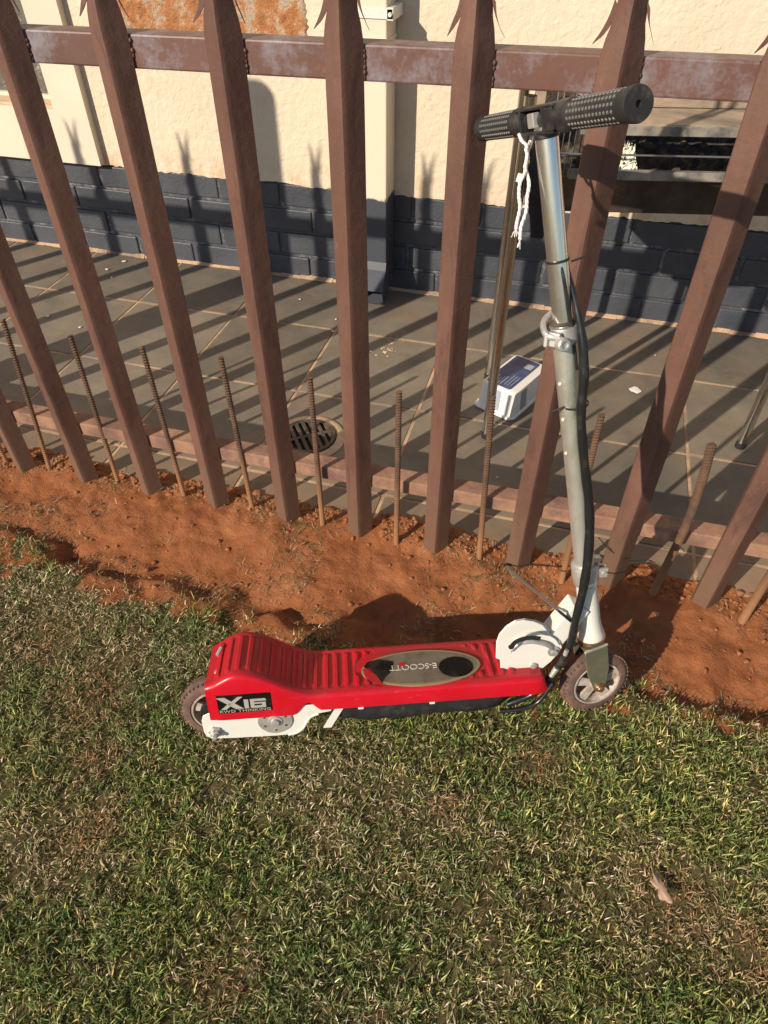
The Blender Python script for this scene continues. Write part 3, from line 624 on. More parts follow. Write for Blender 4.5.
# proper right-handed local frame: x = forward, y = left, z = up
TS = Matrix(((U.x, -W.x, VV.x, O.x), (U.y, -W.y, VV.y, O.y), (U.z, -W.z, VV.z, O.z), (0, 0, 0, 1)))
def P(a, b, c): return Vector((a, -b, c))
def onb(px, py, b):
    q = hit(px, py, O + W * b, W) - O; return Vector((q.dot(U), -b, q.dot(VV)))
def onc(px, py, c):
    q = hit(px, py, O + VV * c, VV) - O; return Vector((q.dot(U), -q.dot(W), c))
scooter = thing('electric_scooter', 'red and white electric kick scooter with chrome stem leaning on the brown fence', 'scooter', mat=TS)
sm = lambda x: x * x * (3 - 2 * x)
def sstep(a, b, x): return sm(min(max((x - a) / (b - a), 0), 1))
def deck_top(a):
    z = .1375 + (.1935 - .1375) * (1 - sstep(.055, .185, a))
    z -= .026 * (1 - sstep(-.012, .052, a)); z -= .028 * sstep(.572, .592, a) ** 2
    return z
HW = .0590
def hwid(a): return HW * (1 - .10 * sstep(.56, .592, a) ** 2) * (1 - .04 * (1 - sstep(-.004, .02, a)))
def ribs(a, b):
    if a < .012 or a > .530: return 0
    e = sstep(0, .006, .0445 - abs(b))
    el = ((a - .369) / .118) ** 2 + (b / .0525) ** 2
    if el < 1.0: return 0
    e *= sstep(0, .12, el - 1.0)
    ph = (a - .012) / .0182 * 2 * math.pi
    s_ = math.sin(ph); return .0036 * min(1, max(0, (s_ - .05) * 2.4)) * e
mb = MB(); A_ = np.arange(-.004, .5925, .0017); Bn = 44; vs = []
for a in A_:
    a = float(a); h = hwid(a); zt = deck_top(a); low = .0905 + .026 * sstep(.138, .166, a) - .0185 * sstep(.168, .190, a); row = []
    row.append(P(a, h - .001, low)); row.append(P(a, h, low + .004)); 
    R_ = .010
    row.append(P(a, h, zt - R_ - .002))
    for k in range(1, 6): an = R(90 * k / 6); row.append(P(a, h - R_ + R_ * math.cos(an), zt - R_ - .002 + R_ * math.sin(an)))
    for k in range(Bn + 1):
        b = (h - R_) * (1 - 2 * k / Bn); dish = -.002 + .0 * b - .0015 * sstep(0, .006, .046 - abs(b)); row.append(P(a, b, zt + dish + ribs(a, b)))
    for k in range(5, 0, -1): an = R(90 * k / 6); row.append(P(a, -h + R_ - R_ * math.cos(an), zt - R_ - .002 + R_ * math.sin(an)))
    row += [P(a, -h, zt - R_ - .002), P(a, -h, low + .004), P(a, -h + .001, low)]
    vs.append(row)
mb.ringset([r_ for r_ in vs], caps=True, loop=False)
deck = link('deck_cover', mb.mesh('deck_cover', M['red'], smooth=50), scooter, label='bright red ribbed plastic deck cover with a raised rear hump')
# underside plate
link('frame_rail', MB().lohi(P(.17, .040, .088), P(.585, -.040, .1035)).mesh('frame_rail', M['dull'], bevel=.003), scooter)
# oval sticker
ov = MB(); n = 64; c0 = onc(421, 667, .1375); zc = .1372
def oval(ra, rb, z): return [Vector((c0.x + ra * math.cos(2 * math.pi * j / n), c0.y + rb * math.sin(2 * math.pi * j / n), z)) for j in range(n)]
trim = link('oval_badge', MB().ringset([oval(.1065, .0440, zc - .003), oval(.1065, .0440, zc + .0004), oval(.1045, .042, zc + .0008), oval(.102, .0395, zc + .0006)], caps=False).mesh('oval_badge', M['gold'], smooth=60), deck)
link('badge_face', MB().ringset([oval(.1022, .0397, zc - .001), oval(.1022, .0397, zc + .0005)]).mesh('badge_face', M['sticker']), deck)
cl_ = onc(456, 666.5, .138); cl2 = onc(382, 668, .138)
def disc(c, ra, rb, z0, z1, n=32): return [[Vector((c.x + ra * math.cos(2 * math.pi * j / n), c.y + rb * math.sin(2 * math.pi * j / n), z)) for j in range(n)] for z in (z0, z1)]
link('black_dot', MB().ringset(disc(cl_, .031, .0255, zc, zc + .0012)).mesh('black_dot', M['stickblack']), deck)
wedge = [(-.040, -.012), (-.032, -.024), (-.012, -.030), (.014, -.020), (.012, .002), (-.004, .022), (-.010, .0365), (-.016, .020), (-.030, .002)]
link('torn_patch', MB().plate([(c0.x - .062 + x, c0.y - y * .9) for x, y in wedge], Vector((0, 0, zc + .0009)), (1, 0, 0), (0, 1, 0), .0008).mesh('torn_patch', M['stickblack']), deck)
tw = link('badge_tear', MB().plate([(c0.x - .104, c0.y + .004), (c0.x - .092, c0.y + .006), (c0.x - .078, c0.y - .020), (c0.x - .070, c0.y - .0395), (c0.x - .088, c0.y - .0300), (c0.x - .100, c0.y - .018)], Vector((0, 0, zc + .0010)), (1, 0, 0), (0, 1, 0), .0006).mesh('badge_tear', M['red']), deck)
tx = text_mesh('E-SCOOTT', .0185, .0003, M['paleprint'], spacing=.95)
t_ = link('lettering', tx, deck); cp = onc(415, 666.5, .138); t_.location = (cp.x - .003, cp.y, zc + .0012); t_.rotation_euler = (0, 0, math.pi)
cp2 = onc(402, 664.5, .138); link('red_dot', MB().ringset(disc(cp2, .0062, .0050, zc + .0008, zc + .0019, 16)).mesh('red_dot', M['redprint']), deck)
# side badge
bp = MB().lohi(P(.0135, HW - .0005, .1085), P(.1045, HW + .0011, .1500)).mesh('side_badge', M['stickblack'], bevel=.0004, seg=1)
sb = link('side_badge', bp, deck)
def sidetext(txt, size, a, c, spacing=1., shear=0, off=0, sx=1.0):
    o = link('lettering', text_mesh(txt, size, .0003, M['silverprint'], shear, spacing, off), sb)
    o.location = P(a, HW + .0015, c); o.rotation_euler = (R(90), 0, 0); o.scale = (sx, 1, 1); return o
def glyph(quads, a0, c0):
    mb = MB()
    for q in quads:
        n = len(q); mb.add([P(a0 + x, HW + .0010, c0 + z) for x, z in q] + [P(a0 + x, HW + .0019, c0 + z) for x, z in q], [tuple(range(n)), tuple(range(n, 2 * n))[::-1]] + [(i, n + i, n + (i + 1) % n, (i + 1) % n) for i in range(n)])
    link('digit', mb.mesh('digit', M['silverprint']), sb)
glyph([[(-.004, .0275), (.010, .0275), (.040, 0), (.026, 0)], [(.001, 0), (.010, 0), (.0215, .0110), (.0175, .0155)], [(.0205, .0175), (.0255, .0140), (.040, .0275), (.032, .0275)]], .0175, .1182)
glyph([[(0, 0), (.0075, 0), (.0075, .0205), (0, .0205)]], .0585, .1182)
glyph([[(0, 0), (.0065, 0), (.0065, .0205), (0, .0205)], [(.0066, 0), (.0260, 0), (.0260, .0050), (.0066, .0050)], [(.0066, .0155), (.0275, .0155), (.0260, .0205), (.0066, .0205)], [(.0195, .0051), (.0260, .0051), (.0260, .0125), (.0195, .0125)], [(.0066, .0090), (.0194, .0090), (.0194, .0125), (.0066, .0125)]], .0690, .1182)
sidetext('RWD THINKING', .0085, .0590, .1132, 1.05, 0, 0, 1.34)
# wheels
def wheel(parent, T_, drum=False):
    wl = bpy.data.objects.new('wheel', None); COL.objects.link(wl); wl.parent = parent; wl.matrix_local = T_; wl.empty_display_size = .02
    tw_ = .0158; prof = []
    for k in range(17):
        an = math.pi * (k / 16) ; prof.append((WR - .019 + .019 * math.sin(an) ** .75, -tw_ * math.cos(an)))
    prof = [(WR - .022, -tw_ * .8)] + prof + [(WR - .022, tw_ * .8)]
    mb = MB(); n = 48; ax = Vector((0, 1, 0)); rings = [[Vector((r_ * math.cos(2 * math.pi * j / n), h, r_ * math.sin(2 * math.pi * j / n))) for j in range(n)] for r_, h in prof]
    mb.ringset(rings, caps=False); mb.ringset([rings[-1], rings[0]], caps=False)
    for j in range(44):       # tread blocks
        an = 2 * math.pi * j / 44
        for s_ in (-1, 1):
            c = Vector((math.cos(an) * (WR - .0027), s_ * .0075, math.sin(an) * (WR - .0027))); rot = Matrix.Rotation(-an, 3, 'Y') @ Matrix.Rotation(s_ * .5, 3, 'X')
            mb.box(c, (.0022, .0095, .0048), rot)
    link('tyre', mb.mesh('tyre', M['tyre'], smooth=40), wl)
    rm = MB(); n = 40
    for s_ in (-1, 1):
        rings = [[Vector((r_ * math.cos(2 * math.pi * j / n), s_ * h, r_ * math.sin(2 * math.pi * j / n))) for j in range(n)] for r_, h in ((WR - .0205, .012), (WR - .0215, .0155), (WR - .0245, .0150), (WR - .027, .006))]
        rm.ringset(rings, caps=False)
    rings = [[Vector((r_ * math.cos(2 * math.pi * j / n), h, r_ * math.sin(2 * math.pi * j / n))) for j in range(n)] for r_, h in ((WR - .0272, -.0065), (WR - .0272, .0065))]
    rm.ringset(rings, caps=False); rm.lathe([(.011, -.016), (.013, -.012), (.013, .012), (.011, .016)], (0, 0, 0), (0, 1, 0), 20)
    for k in range(5):
        an = 2 * math.pi * k / 5 + .3; d = Vector((math.cos(an), 0, math.sin(an))); p = Vector((-math.sin(an), 0, math.cos(an)))
        for s_ in (-1, 1):
            y = s_ * .009; o_ = Vector((0, y, 0))
            ol = [d * .010 - p * .007, d * (WR - .026) - p * .010, d * (WR - .026) + p * .010, d * .010 + p * .007]
            rm.add([o_ + q + Vector((0, -.0025, 0)) for q in ol] + [o_ + q + Vector((0, .0025, 0)) for q in ol], [(0, 1, 2, 3), (7, 6, 5, 4), (0, 4, 5, 1), (1, 5, 6, 2), (2, 6, 7, 3), (3, 7, 4, 0)])
    link('rim', rm.mesh('rim', M['rim'], smooth=40), wl)
    if drum: link('sprocket', MB().lathe([(.030, -.020), (.031, -.018), (.031, -.012), (.012, -.012)], (0, 0, 0), (0, 1, 0), 30).mesh('sprocket', M['plastic'], smooth=40), wl)
    return wl
wheel(scooter, Matrix.Translation(Vector((0, 0, WR))), True)
# rear bracket (both sides) with bolt and motor guard disc
ol = [(-.020, .0605), (-.017, .050), (-.008, .0435), (.03, .041), (.100, .039), (.125, .0395), (.140, .043), (.152, .053), (.160, .068), (.168, .080), (.182, .086), (.205, .090), (.206, .1005), (.175, .1080), (.0, .1080), (-.0165, .100), (-.020, .088)]
br_me = MB().plate([(x, y) for x, y in ol], Vector((0, 0, 0)), (1, 0, 0), (0, 0, 1), .0035).mesh('rear_bracket', M['white'], bevel=.0012, seg=1)
rb_ = link('rear_bracket', br_me, scooter, P(0, .0530, 0)); rb2 = link('rear_bracket', br_me, scooter, P(0, -.0515, 0))
rim_ = MB().tube(spline([P(.125, .053, .0395), P(.140, .053, .043), P(.152, .053, .053), P(.160, .053, .068), P(.168, .053, .080), P(.182, .053, .086)], 4), .0032, 8)
link('flange', rim_.mesh('flange', M['white'], smooth=40), scooter)
bl = MB().lathe([(.0125, 0), (.0125, .003), (.0085, .0032), (.0085, .009), (.005, .0095), (.005, .016), (.004, .0165)], P(.0, .0550, .062), (0, -1, 0), 6)
link('axle_bolt', bl.mesh('axle_bolt', M['alloy'], bevel=.0006, seg=1), scooter)
gd = MB().lathe([(.0305, 0), (.0310, .0015), (.0295, .003), (.013, .0034), (.0125, .005), (.0075, .0055), (.007, .009), (.003, .0095)], P(.106, .0547, .0790), (0, -1, 0), 36)
gdo = link('motor_guard', gd.mesh('motor_guard', M['alloy'], smooth=35), scooter)
for k in range(6):
    an = k * math.pi / 3 + .5; link('screw', MB().lathe([(.0024, 0), (.0022, .0012)], P(.106 + .021 * math.cos(an), .0577, .0790 + .021 * math.sin(an)), (0, -1, 0), 8).mesh('screw', M['iron'] if k % 2 else M['brass']), gdo)
link('hump_screw', MB().lathe([(.004, 0), (.0035, .002)], P(.014, .028, deck_top(.014) - .002), (0, 0, 1), 10).mesh('hump_screw', M['alloy']), deck)
link('hump_clip', MB().tube([P(.010, -.014, deck_top(.01)), P(.017, -.026, deck_top(.017) + .003)], .0038, 8).mesh('hump_clip', M['alloy'], smooth=40), deck)
link('hump_screw', MB().lathe([(.004, 0), (.0035, .002)], P(.014, -.034, deck_top(.014) - .002), (0, 0, 1), 10).mesh('hump_screw', M['brass']), deck)
# belly pack and struts
mb = MB(); rings = []
for i in range(29):
    t = i / 28; a = .150 + .420 * t; h = .048 * (math.sin(math.pi * min(max(t * .93 + .05, 0), 1)) ** .35); hb = .046 * min(1, .5 + 3 * t, .4 + 3.2 * (1 - t)) + .003 * rnd.uniform(-1, 1)
    sag = .004 * math.sin(t * 14) + .003 * rnd.uniform(-1, 1)
    rings.append([P(a, b * hb, .0935 - h * d + sag * (d > .5)) for b, d in ((1, .0), (1.02, .45), (.9, .92), (.4, 1.03), (-.4, 1.03), (-.9, .92), (-1.02, .45), (-1, 0))])
mb.ringset(rings); link('battery_pack', mb.mesh('battery_pack', M['belly'], smooth=80), scooter, label='black sagging battery cover under the deck')
q0, q1 = onb(341, 709, .050), onb(328, 727, .050)
link('strut', MB().plate([(q0.x - .007, q0.z + .008), (q0.x + .007, q0.z + .008), (q1.x + .006, q1.z), (q1.x - .008, q1.z)], P(0, .050, 0), (1, 0, 0), (0, 0, 1), .003).mesh('strut', M['white']), scooter)
for px in (361, 432):
    q = onb(px, 707, .053); link('tab', MB().box(P(q.x, .0555, .0955), (.010, .003, .009)).mesh('tab', M['white'], bevel=.001, seg=1), scooter)
# folding bracket plates
pv = P(.5985, .0, .1728)
PB = .026
def fb(px, py, b=PB): return onb(px, py, b)
fo = [(lambda q: (q.x, q.z))(fb(*p)) for p in ((500.6, 671), (520, 671), (540, 670), (551, 661), (560, 651), (562, 646.5), (560, 641), (553, 637), (543, 625), (534.5, 621.5), (524, 620), (514, 621.5), (505, 627), (499, 634), (496.2, 642), (495.8, 658), (500, 659.5))][::-1]
fp = MB().plate(fo, Vector((0, 0, 0)), (1, 0, 0), (0, 0, 1), .003).mesh('folding_plate', M['white'], bevel=.001, seg=1)
f1 = link('folding_plate', fp, scooter, P(0, PB, 0)); f2 = link('folding_plate', fp, scooter, P(0, .019, 0)); f2.location.x = .004; f2.location.z = -.003
sl = MB(); arc = spline([fb(507.5, 636), fb(512, 631), fb(520, 628), fb(528, 627), (fb(536, 628))], 4); rings = []
for k, p in enumerate(arc):
    t_ = (arc[min(k + 1, len(arc) - 1)] - arc[max(k - 1, 0)]).normalized(); nn_ = Vector((-t_.z, 0, t_.x))
    p = Vector((p.x, -PB - .0012, p.z)); rings.append([p + nn_ * a + Vector((0, y, 0)) for a, y in ((-.0042, 0), (-.0042, -.0010), (.0042, -.0010), (.0042, 0))])
sl.ringset(rings); hp = fb(507.5, 636); sl.lathe([(.0052, 0), (.0052, .0013)], (hp.x, -PB - .0010, hp.z), (0, -1, 0), 16)
link('slot', sl.mesh('slot', M['hole']), f1)
pvt = fb(553, 650)
link('pivot_bolt', MB().lathe([(.0105, 0), (.0105, .003), (.0062, .0032), (.0062, .008), (.003, .0085)], (pvt.x, -PB - .0018, pvt.z), (0, -1, 0), 18).mesh('pivot_bolt', M['alloy'], smooth=30), scooter)
q = fb(533, 664.5); link('plate_bolt', MB().lathe([(.0062, 0), (.0058, .004), (.003, .0045)], (q.x, -PB - .0018, q.z), (0, -1, 0), 12).mesh('plate_bolt', M['alloy'], smooth=30), scooter)
lv = spline([fb(511, 652, .032), fb(515, 647, .034), fb(521, 643, .034), fb(532, 641.5, .034), (fb(543, 643.5, .034)), fb(549, 646, .033), fb(552, 649, .030)], 6)
link('folding_lever', MB().tube(lv, [.0016 + .0024 * min(1, i / 14) for i in range(len(lv))], 10).mesh('folding_lever', M['alloy'], smooth=40), scooter)
link('hook', MB().tube(spline([fb(559, 645, .030), fb(553, 638, .030), fb(540, 633.5, .030), fb(526, 634, .030), fb(514, 640, .029)], 5), .0013, 8).mesh('hook', M['white'], smooth=40), scooter)
# neck beam to the head tube
na = (fb(556, 637, .018)); nb = onb(581, 607, .018); na.y = nb.y = -.006; dn_ = (nb - na).normalized(); pn = Vector((-dn_.z, 0, dn_.x))
rings = [[p + pn * s_ * hh + Vector((0, t_ * .018, 0)) for s_, t_ in ((-1, -1), (1, -1), (1, 1), (-1, 1))] for p, hh in ((na - dn_ * .015, .018), (na + dn_ * .02, .018), (nb, .0175))]
link('neck', MB().ringset(rings).mesh('neck', M['white'], bevel=.003), scooter)
# steering axis
SA0, SA1 = onb(591.5, 641, 0), onb(546.5, 135, 0)
SA = lambda c: SA0 + (SA1 - SA0) * ((c - SA0.z) / (SA1.z - SA0.z))
sd = (SA(.95) - SA(.1)).normalized()
def axis_obj(name, prof, mat, n=28, parent=None, **k):
    """prof: (radius, c)"""
    mb = MB(); e = Vector((0, 1, 0)); g_ = sd.cross(e)
    mb.ringset([[SA(c) + (e * math.cos(2 * math.pi * j / n) + g_ * math.sin(2 * math.pi * j / n)) * r_ for j in range(n)] for r_, c in prof])
    return link(name, mb.mesh(name, M[mat], smooth=35), parent or scooter, **k)
axis_obj('head_tube', [(.0235, .176), (.0235, .184), (.0205, .192), (.0185, .215), (.0175, .300), (.0185, .304)], 'white')
axis_obj('headset_ring', [(.0215, .168), (.0245, .169), (.0250, .1745), (.0225, .176)], 'brass')
axis_obj('lower_tube', [(.0160, .296), (.0168, .310), (.0170, .722)], 'dull', label='dull greenish stained lower stem tube')
axis_obj('upper_tube', [(.0140, .69), (.0140, SA1.z + .010)], 'chrome', label='polished chrome upper stem tube')
axis_obj('tube_ring', [(.0141, .738), (.0170, .739), (.0176, .741), (.0176, .7425), (.0141, .7435)], 'iron')
axis_obj('clamp', [(.0165, .712), (.0200, .713), (.0204, .716), (.0204, .734), (.0198, .7365), (.0165, .737)], 'alloy')
cc = SA(.722); side = Vector((-.75, -.66, .0)).normalized()
link('clamp_lug', MB().box(cc + side * .026, (.010, .020, .020), Matrix.Rotation(.8, 3, 'Z')).box(cc + side * .030 + Vector((-.006, .004, 0)), (.012, .006, .020), Matrix.Rotation(.8, 3, 'Z')).mesh('clamp_lug', M['alloy'], bevel=.002), scooter)
link('clamp_bolt', MB().lathe([(.0095, 0), (.0095, .010), (.008, .012), (.005, .0122), (.0048, .010)], cc + side * .022 + Vector((.004, -.010, -.004)), (.25, -1, .1), 20).mesh('clamp_bolt', M['alloy'], smooth=30), scooter)
link('clamp_lever', MB().tube(spline([cc + Vector((-.012, -.024, .002)), cc + Vector((-.030, -.016, .006)), cc + Vector((-.030, .004, .018)), cc + Vector((-.016, .018, .026))], 5), [.0045] * 16, 8).mesh('clamp_lever', M['alloy'], smooth=40), scooter)
axis_obj('lower_collar', [(.0182, .305), (.0222, .306), (.0228, .309), (.0228, .330), (.0222, .333), (.0182, .334)], 'alloy')
axis_obj('lower_ring', [(.0182, .294), (.0210, .295), (.0214, .299), (.0200, .3035)], 'dull')
cc = SA(.320); link('collar_lug', MB().box(cc + Vector((.024, -.010, 0)), (.022, .006, .018)).box(cc + Vector((.024, .002, 0)), (.022, .006, .018)).mesh('collar_lug', M['alloy'], bevel=.0015), scooter)
link('collar_bolt', MB().lathe([(.0045, 0), (.0045, .004)], cc + Vector((.028, -.013, 0)), (0, -1, 0), 12).mesh('collar_bolt', M['alloy']), scooter)
link('lug_tab', MB().box(SA(.345) + Vector((.020, -.004, 0)), (.012, .010, .010)).mesh('lug_tab', M['dull'], bevel=.001), scooter)
for c, s_ in ((.655, -.0165), (.60, -.0168), (.655, .0165), (.545, -.0172)):
    link('adjusting_hole', MB().lathe([(.0028, 0), (.0024, .0008)], SA(c) + Vector((s_ * .93, -.0085, 0)), (s_, -.01, 0), 10).mesh('adjusting_hole', M['paleprint']), scooter)
# steered assembly: fork, front wheel, bar (turned about 11 degrees to the left)
STEER = R(11)
Hloc = SA(.068) + Vector((.0, 0, 0)); Rs = Matrix.Rotation(STEER, 4, sd)
TF = Matrix.Translation(SA(.15)) @ Rs @ Matrix.Translation(-SA(.15))
wheel(scooter, TF @ Matrix.Translation(Hloc + Vector((-.004, 0, 0))))
fk = MB(); pls = [(-.023, .090), (-.0215, .095), (.0215, .095), (.023, .090), (.022, .038), (.012, -.002), (.007, -.011), (-.005, -.011), (-.011, -.002), (-.021, .038)]
ex = Vector((sd.z, 0, -sd.x)); hub = Hloc + Vector((-.004, 0, 0))
for b in (.0225, -.0225): fk.plate(pls, hub + Vector((0, -b, 0)), ex, sd, .003)
crn = [hub + ex * x + sd * .095 + Vector((0, y, 0)) for x, y in ((-.0215, .024), (.0215, .024), (.0215, -.024), (-.0215, -.024))]
fk.add(crn + [p + sd * .003 for p in crn], [(0, 1, 2, 3), (7, 6, 5, 4), (0, 4, 5, 1), (1, 5, 6, 2), (2, 6, 7, 3), (3, 7, 4, 0)])
fme = fk.mesh('fork', M['olive'], bevel=.0012, seg=1); fme.transform(TF); link('fork', fme, scooter, label='olive stained steel fork plates')
ce = MB(); cr2 = [hub + ex * x + sd * .0948 + Vector((0, y, 0)) for x, y in ((-.023, -.0250), (.023, -.0250), (.023, -.0210), (-.023, -.0210))]
ce.add(cr2 + [p + sd * .0042 for p in cr2], [(0, 1, 2, 3), (7, 6, 5, 4), (0, 4, 5, 1), (1, 5, 6, 2), (2, 6, 7, 3), (3, 7, 4, 0)]); cm_ = ce.mesh('crown_edge', M['alloy'], bevel=.001, seg=1); cm_.transform(TF); link('crown_edge', cm_, scooter)
ab_ = MB().lathe([(.0095, 0), (.0095, .002), (.0065, .0022), (.0065, .0070), (.003, .0078)], hub + Vector((0, -.0240, 0)), (0, -1, 0), 12); am = ab_.mesh('front_axle_bolt', M['brass'], bevel=.0004, seg=1); am.transform(TF); link('front_axle_bolt', am, scooter)
# handlebar
bl_ = TF.to_3x3() @ Vector((0, -1, 0)); bl_ = (bl_ + sd * .030).normalized()          # towards the right hand / camera
HB = SA(SA1.z + .017)
bar = link('handlebar', MB().tube([HB - bl_ * .184, HB + bl_ * .183], .0105, 20).mesh('handlebar', M['plastic'], smooth=40), scooter)
def grip(d0, d1):
    mb = MB(); e = bl_.orthogonal().normalized(); g_ = bl_.cross(e); n = 36
    def rg(r_, t): return [HB + bl_ * t + (e * math.cos(2 * math.pi * j / n) + g_ * math.sin(2 * math.pi * j / n)) * r_ for j in range(n)]
    s_ = 1 if d1 > d0 else -1; L_ = abs(d1 - d0)
    prof = [(.0120, 0), (.0162, .001), (.0168, .004), (.0164, .007), (.0150, .009), (.0152, L_ - .012), (.0163, L_ - .010), (.0167, L_ - .002), (.0158, L_), (.0034, L_), (.0030, L_ - .004), (.0001, L_ - .004)]
    mb.ringset([rg(r_, d0 + s_ * t) for r_, t in prof]); go = link('grip', mb.mesh('grip', M['rubber'], smooth=35), bar)
    st_ = MB(); nr = int((L_ - .028) / .0068)
    for i in range(nr):
        for j in range(14):
            an = 2 * math.pi * j / 14; dirv = e * math.cos(an) + g_ * math.sin(an); c = HB + bl_ * (d0 + s_ * (.014 + i * .0068)) + dirv * .0149
            st_.lathe([(.0021, 0), (.0017, .0009), (.0002, .0012)], c, dirv, 6)
    so_ = link('grip_studs', st_.mesh('grip_studs', M['stud']), go); so_['kind'] = 'stuff'
grip(.066, .192); grip(-.064, -.190)
# centre housing
def bxf(c, d): 
    ey_ = bl_; ez_ = sd; ex_ = ey_.cross(ez_).normalized(); return MB().box(Vector((0, 0, 0)), d, Matrix((ex_, ey_, ez_)).transposed()), HB + ex_ * c[0] + ey_ * c[1] + ez_ * c[2]
def housing(parts, name, mat, bev=.0015):
    mb = MB()
    for c, d in parts:
        b_, o_ = bxf(c, d); mb.add([Vector(v) + o_ for v in b_.v], b_.f)
    return link(name, mb.mesh(name, M[mat], bevel=bev, seg=2), bar)
housing([((0, -.003, .0135), (.028, .098, .0035)), ((0, -.003, -.0125), (.030, .094, .0045)), ((.0145, .038, 0), (.0035, .022, .024)), ((-.0145, .038, 0), (.0035, .022, .024)), ((0, .020, 0), (.030, .0035, .0262)), ((0, -.040, 0), (.030, .0035, .0262)), ((-.0135, -.003, 0), (.0035, .090, .022))], 'housing', 'plastic')
housing([((.010, -.009, .001), (.010, .016, .016))], 'nut_plate', 'alloy', .001)
e = bl_.orthogonal().normalized(); g_ = bl_.cross(e)
for (ts, rs_) in (((-.066, -.052, -.044), (.0165, .0172, .012)), ((.032, .050, .068), (.012, .0172, .0165))):
    mb = MB().ringset([[HB + bl_ * t + (e * math.cos(2 * math.pi * j / 24) + g_ * math.sin(2 * math.pi * j / 24)) * r_ for j in range(24)] for t, r_ in zip(ts, rs_)])
    link('socket', mb.mesh('socket', M['plastic'], smooth=35), bar)
axis_obj('stem_cap', [(.0140, SA1.z - .003), (.0155, SA1.z - .002), (.0155, SA1.z + .004), (.015, SA1.z + .006)], 'plastic')
# cables and ties
cpts = [onb(552, 165, -.016), onb(556, 200, -.012), onb(566, 262, -.002), onb(575, 300, .010), onb(582, 335, .020), onb(584, 375, .024), onb(581, 415, .024), onb(584, 460, .024), onb(589, 505, .024), onb(589, 545, .026), onb(584, 585, .030), onb(576, 618, .032), onb(569, 648, .034), onb(553, 674, .036), onb(534, 693, .038), onb(508, 704, .036)]
cr = [.003, .003, .003, .004, .0058, .0072, .0068, .0070, .0076, .0078, .0074, .0070, .0068, .0070, .0062, .006]
sp_ = spline(cpts, 6); rr_ = np.interp(np.linspace(0, 15, len(sp_)), range(16), cr)
rr_ = [float(r_) * (1 + .05 * math.sin(i * 1.3)) for i, r_ in enumerate(rr_)]
link('cable_sheath', MB().tube(sp_, rr_, 12).mesh('cable_sheath', M['sheath'], smooth=50), scooter, label='thick black cable sheath hanging down the stem')
c2 = spline([onb(540, 150, -.02), onb(545, 200, -.02), onb(560, 262, .010), onb(566, 290, .016), onb(573, 335, .016), onb(577, 370, .020)], 6)
link('thin_cable', MB().tube(c2, .0022, 8).mesh('thin_cable', M['sheath'], smooth=50), scooter)
link('cable_end', MB().tube(spline([onb(553, 683, .050), onb(538, 702, .052), onb(520, 709, .053), onb(500, 711, .048)], 5), .0042, 8).mesh('cable_end', M['sheath'], smooth=50), scooter)
link('connector', MB().tube([onb(557, 668, .046), onb(551, 676, .046)], [.0055, .0048], 10).mesh('connector', M['dull'], smooth=50), scooter)
link('connector', MB().tube([onb(567, 650, .046), onb(565, 655, .046)], [.004, .004], 10).mesh('connector', M['dull'], smooth=50), scooter)
def tie(c, r_, tail, name='cable_tie', mat='plastic', dx=0, dy=0):
    e = Vector((0, 1, 0)); g_ = sd.cross(e); n = 28
    mb = MB(); mb.ringset([[SA(c + k * .0015) + Vector((dx, dy, 0)) + (e * math.cos(2 * math.pi * j / n) + g_ * math.sin(2 * math.pi * j / n)) * (r_ + w_) for j in range(n)] for k, w_ in ((-1, 0), (-1, .0012), (1, .0012), (1, 0), (-1, 0))], caps=False)
    if tail: mb.tube([SA(c) + Vector(tail[0]), SA(c) + Vector(tail[1])], .0016, 6)
    return link(name, mb.mesh(name, M[mat], smooth=40), scooter)
tie(.822, .0141, ((.014, -.012, 0), (.030, -.016, .006))); tie(.622, .0172, ((-.014, -.014, 0), (-.030, -.012, -.008)), dx=.006, dy=-.006)
# ------------------------------------------------------------------ twisted cord on the handlebar
kn = TS @ (HB - bl_ * .034 + Vector((0, 0, -.018)))
def wp(px, py, d=0.0):
    dep = (kn - CAM).dot(FW) + d; return CAM + ray(px, py) * dep / FPX
mb = MB()
la = spline([wp(519, 134), wp(522, 141), wp(528, 147), wp(527, 155), wp(526, 163), wp(525, 172), wp(520, 183), wp(519, 196), wp(520, 208), wp(517, 222), wp(516, 229)], 6)
lb = spline([wp(531, 134, .004), wp(530, 142, .004), wp(526, 149, -.004), wp(528, 157, .004), wp(525, 166, -.004), wp(527, 174, .004), wp(529, 184), wp(527, 198), wp(526, 212), wp(521, 227), wp(520, 240)], 6)
for pth in (la, lb):
    for ph in (0, 2.1, 4.2):
        q = []
        for i, p in enumerate(pth):
            an = ph + i * .9; q.append(p + (RT * math.cos(an) + FW * math.sin(an)) * .0011)
        mb.tube(q, .0014, 6)
    e_ = pth[-1]
    for k in range(9): mb.tube([e_, e_ + Vector((rnd.uniform(-.005, .005), rnd.uniform(-.004, .004), rnd.uniform(-.012, -.005)))], .0005, 4)
k_ = wp(526, 174); mb.box(wp(520, 178), (.008, .002, .010), Matrix.Rotation(.2, 3, 'Y'))
co = link('cotton_cord', mb.mesh('cotton_cord', M['cord'], smooth=60), None, label='frayed white twisted cord tied to the middle of the handlebar', category='cord')
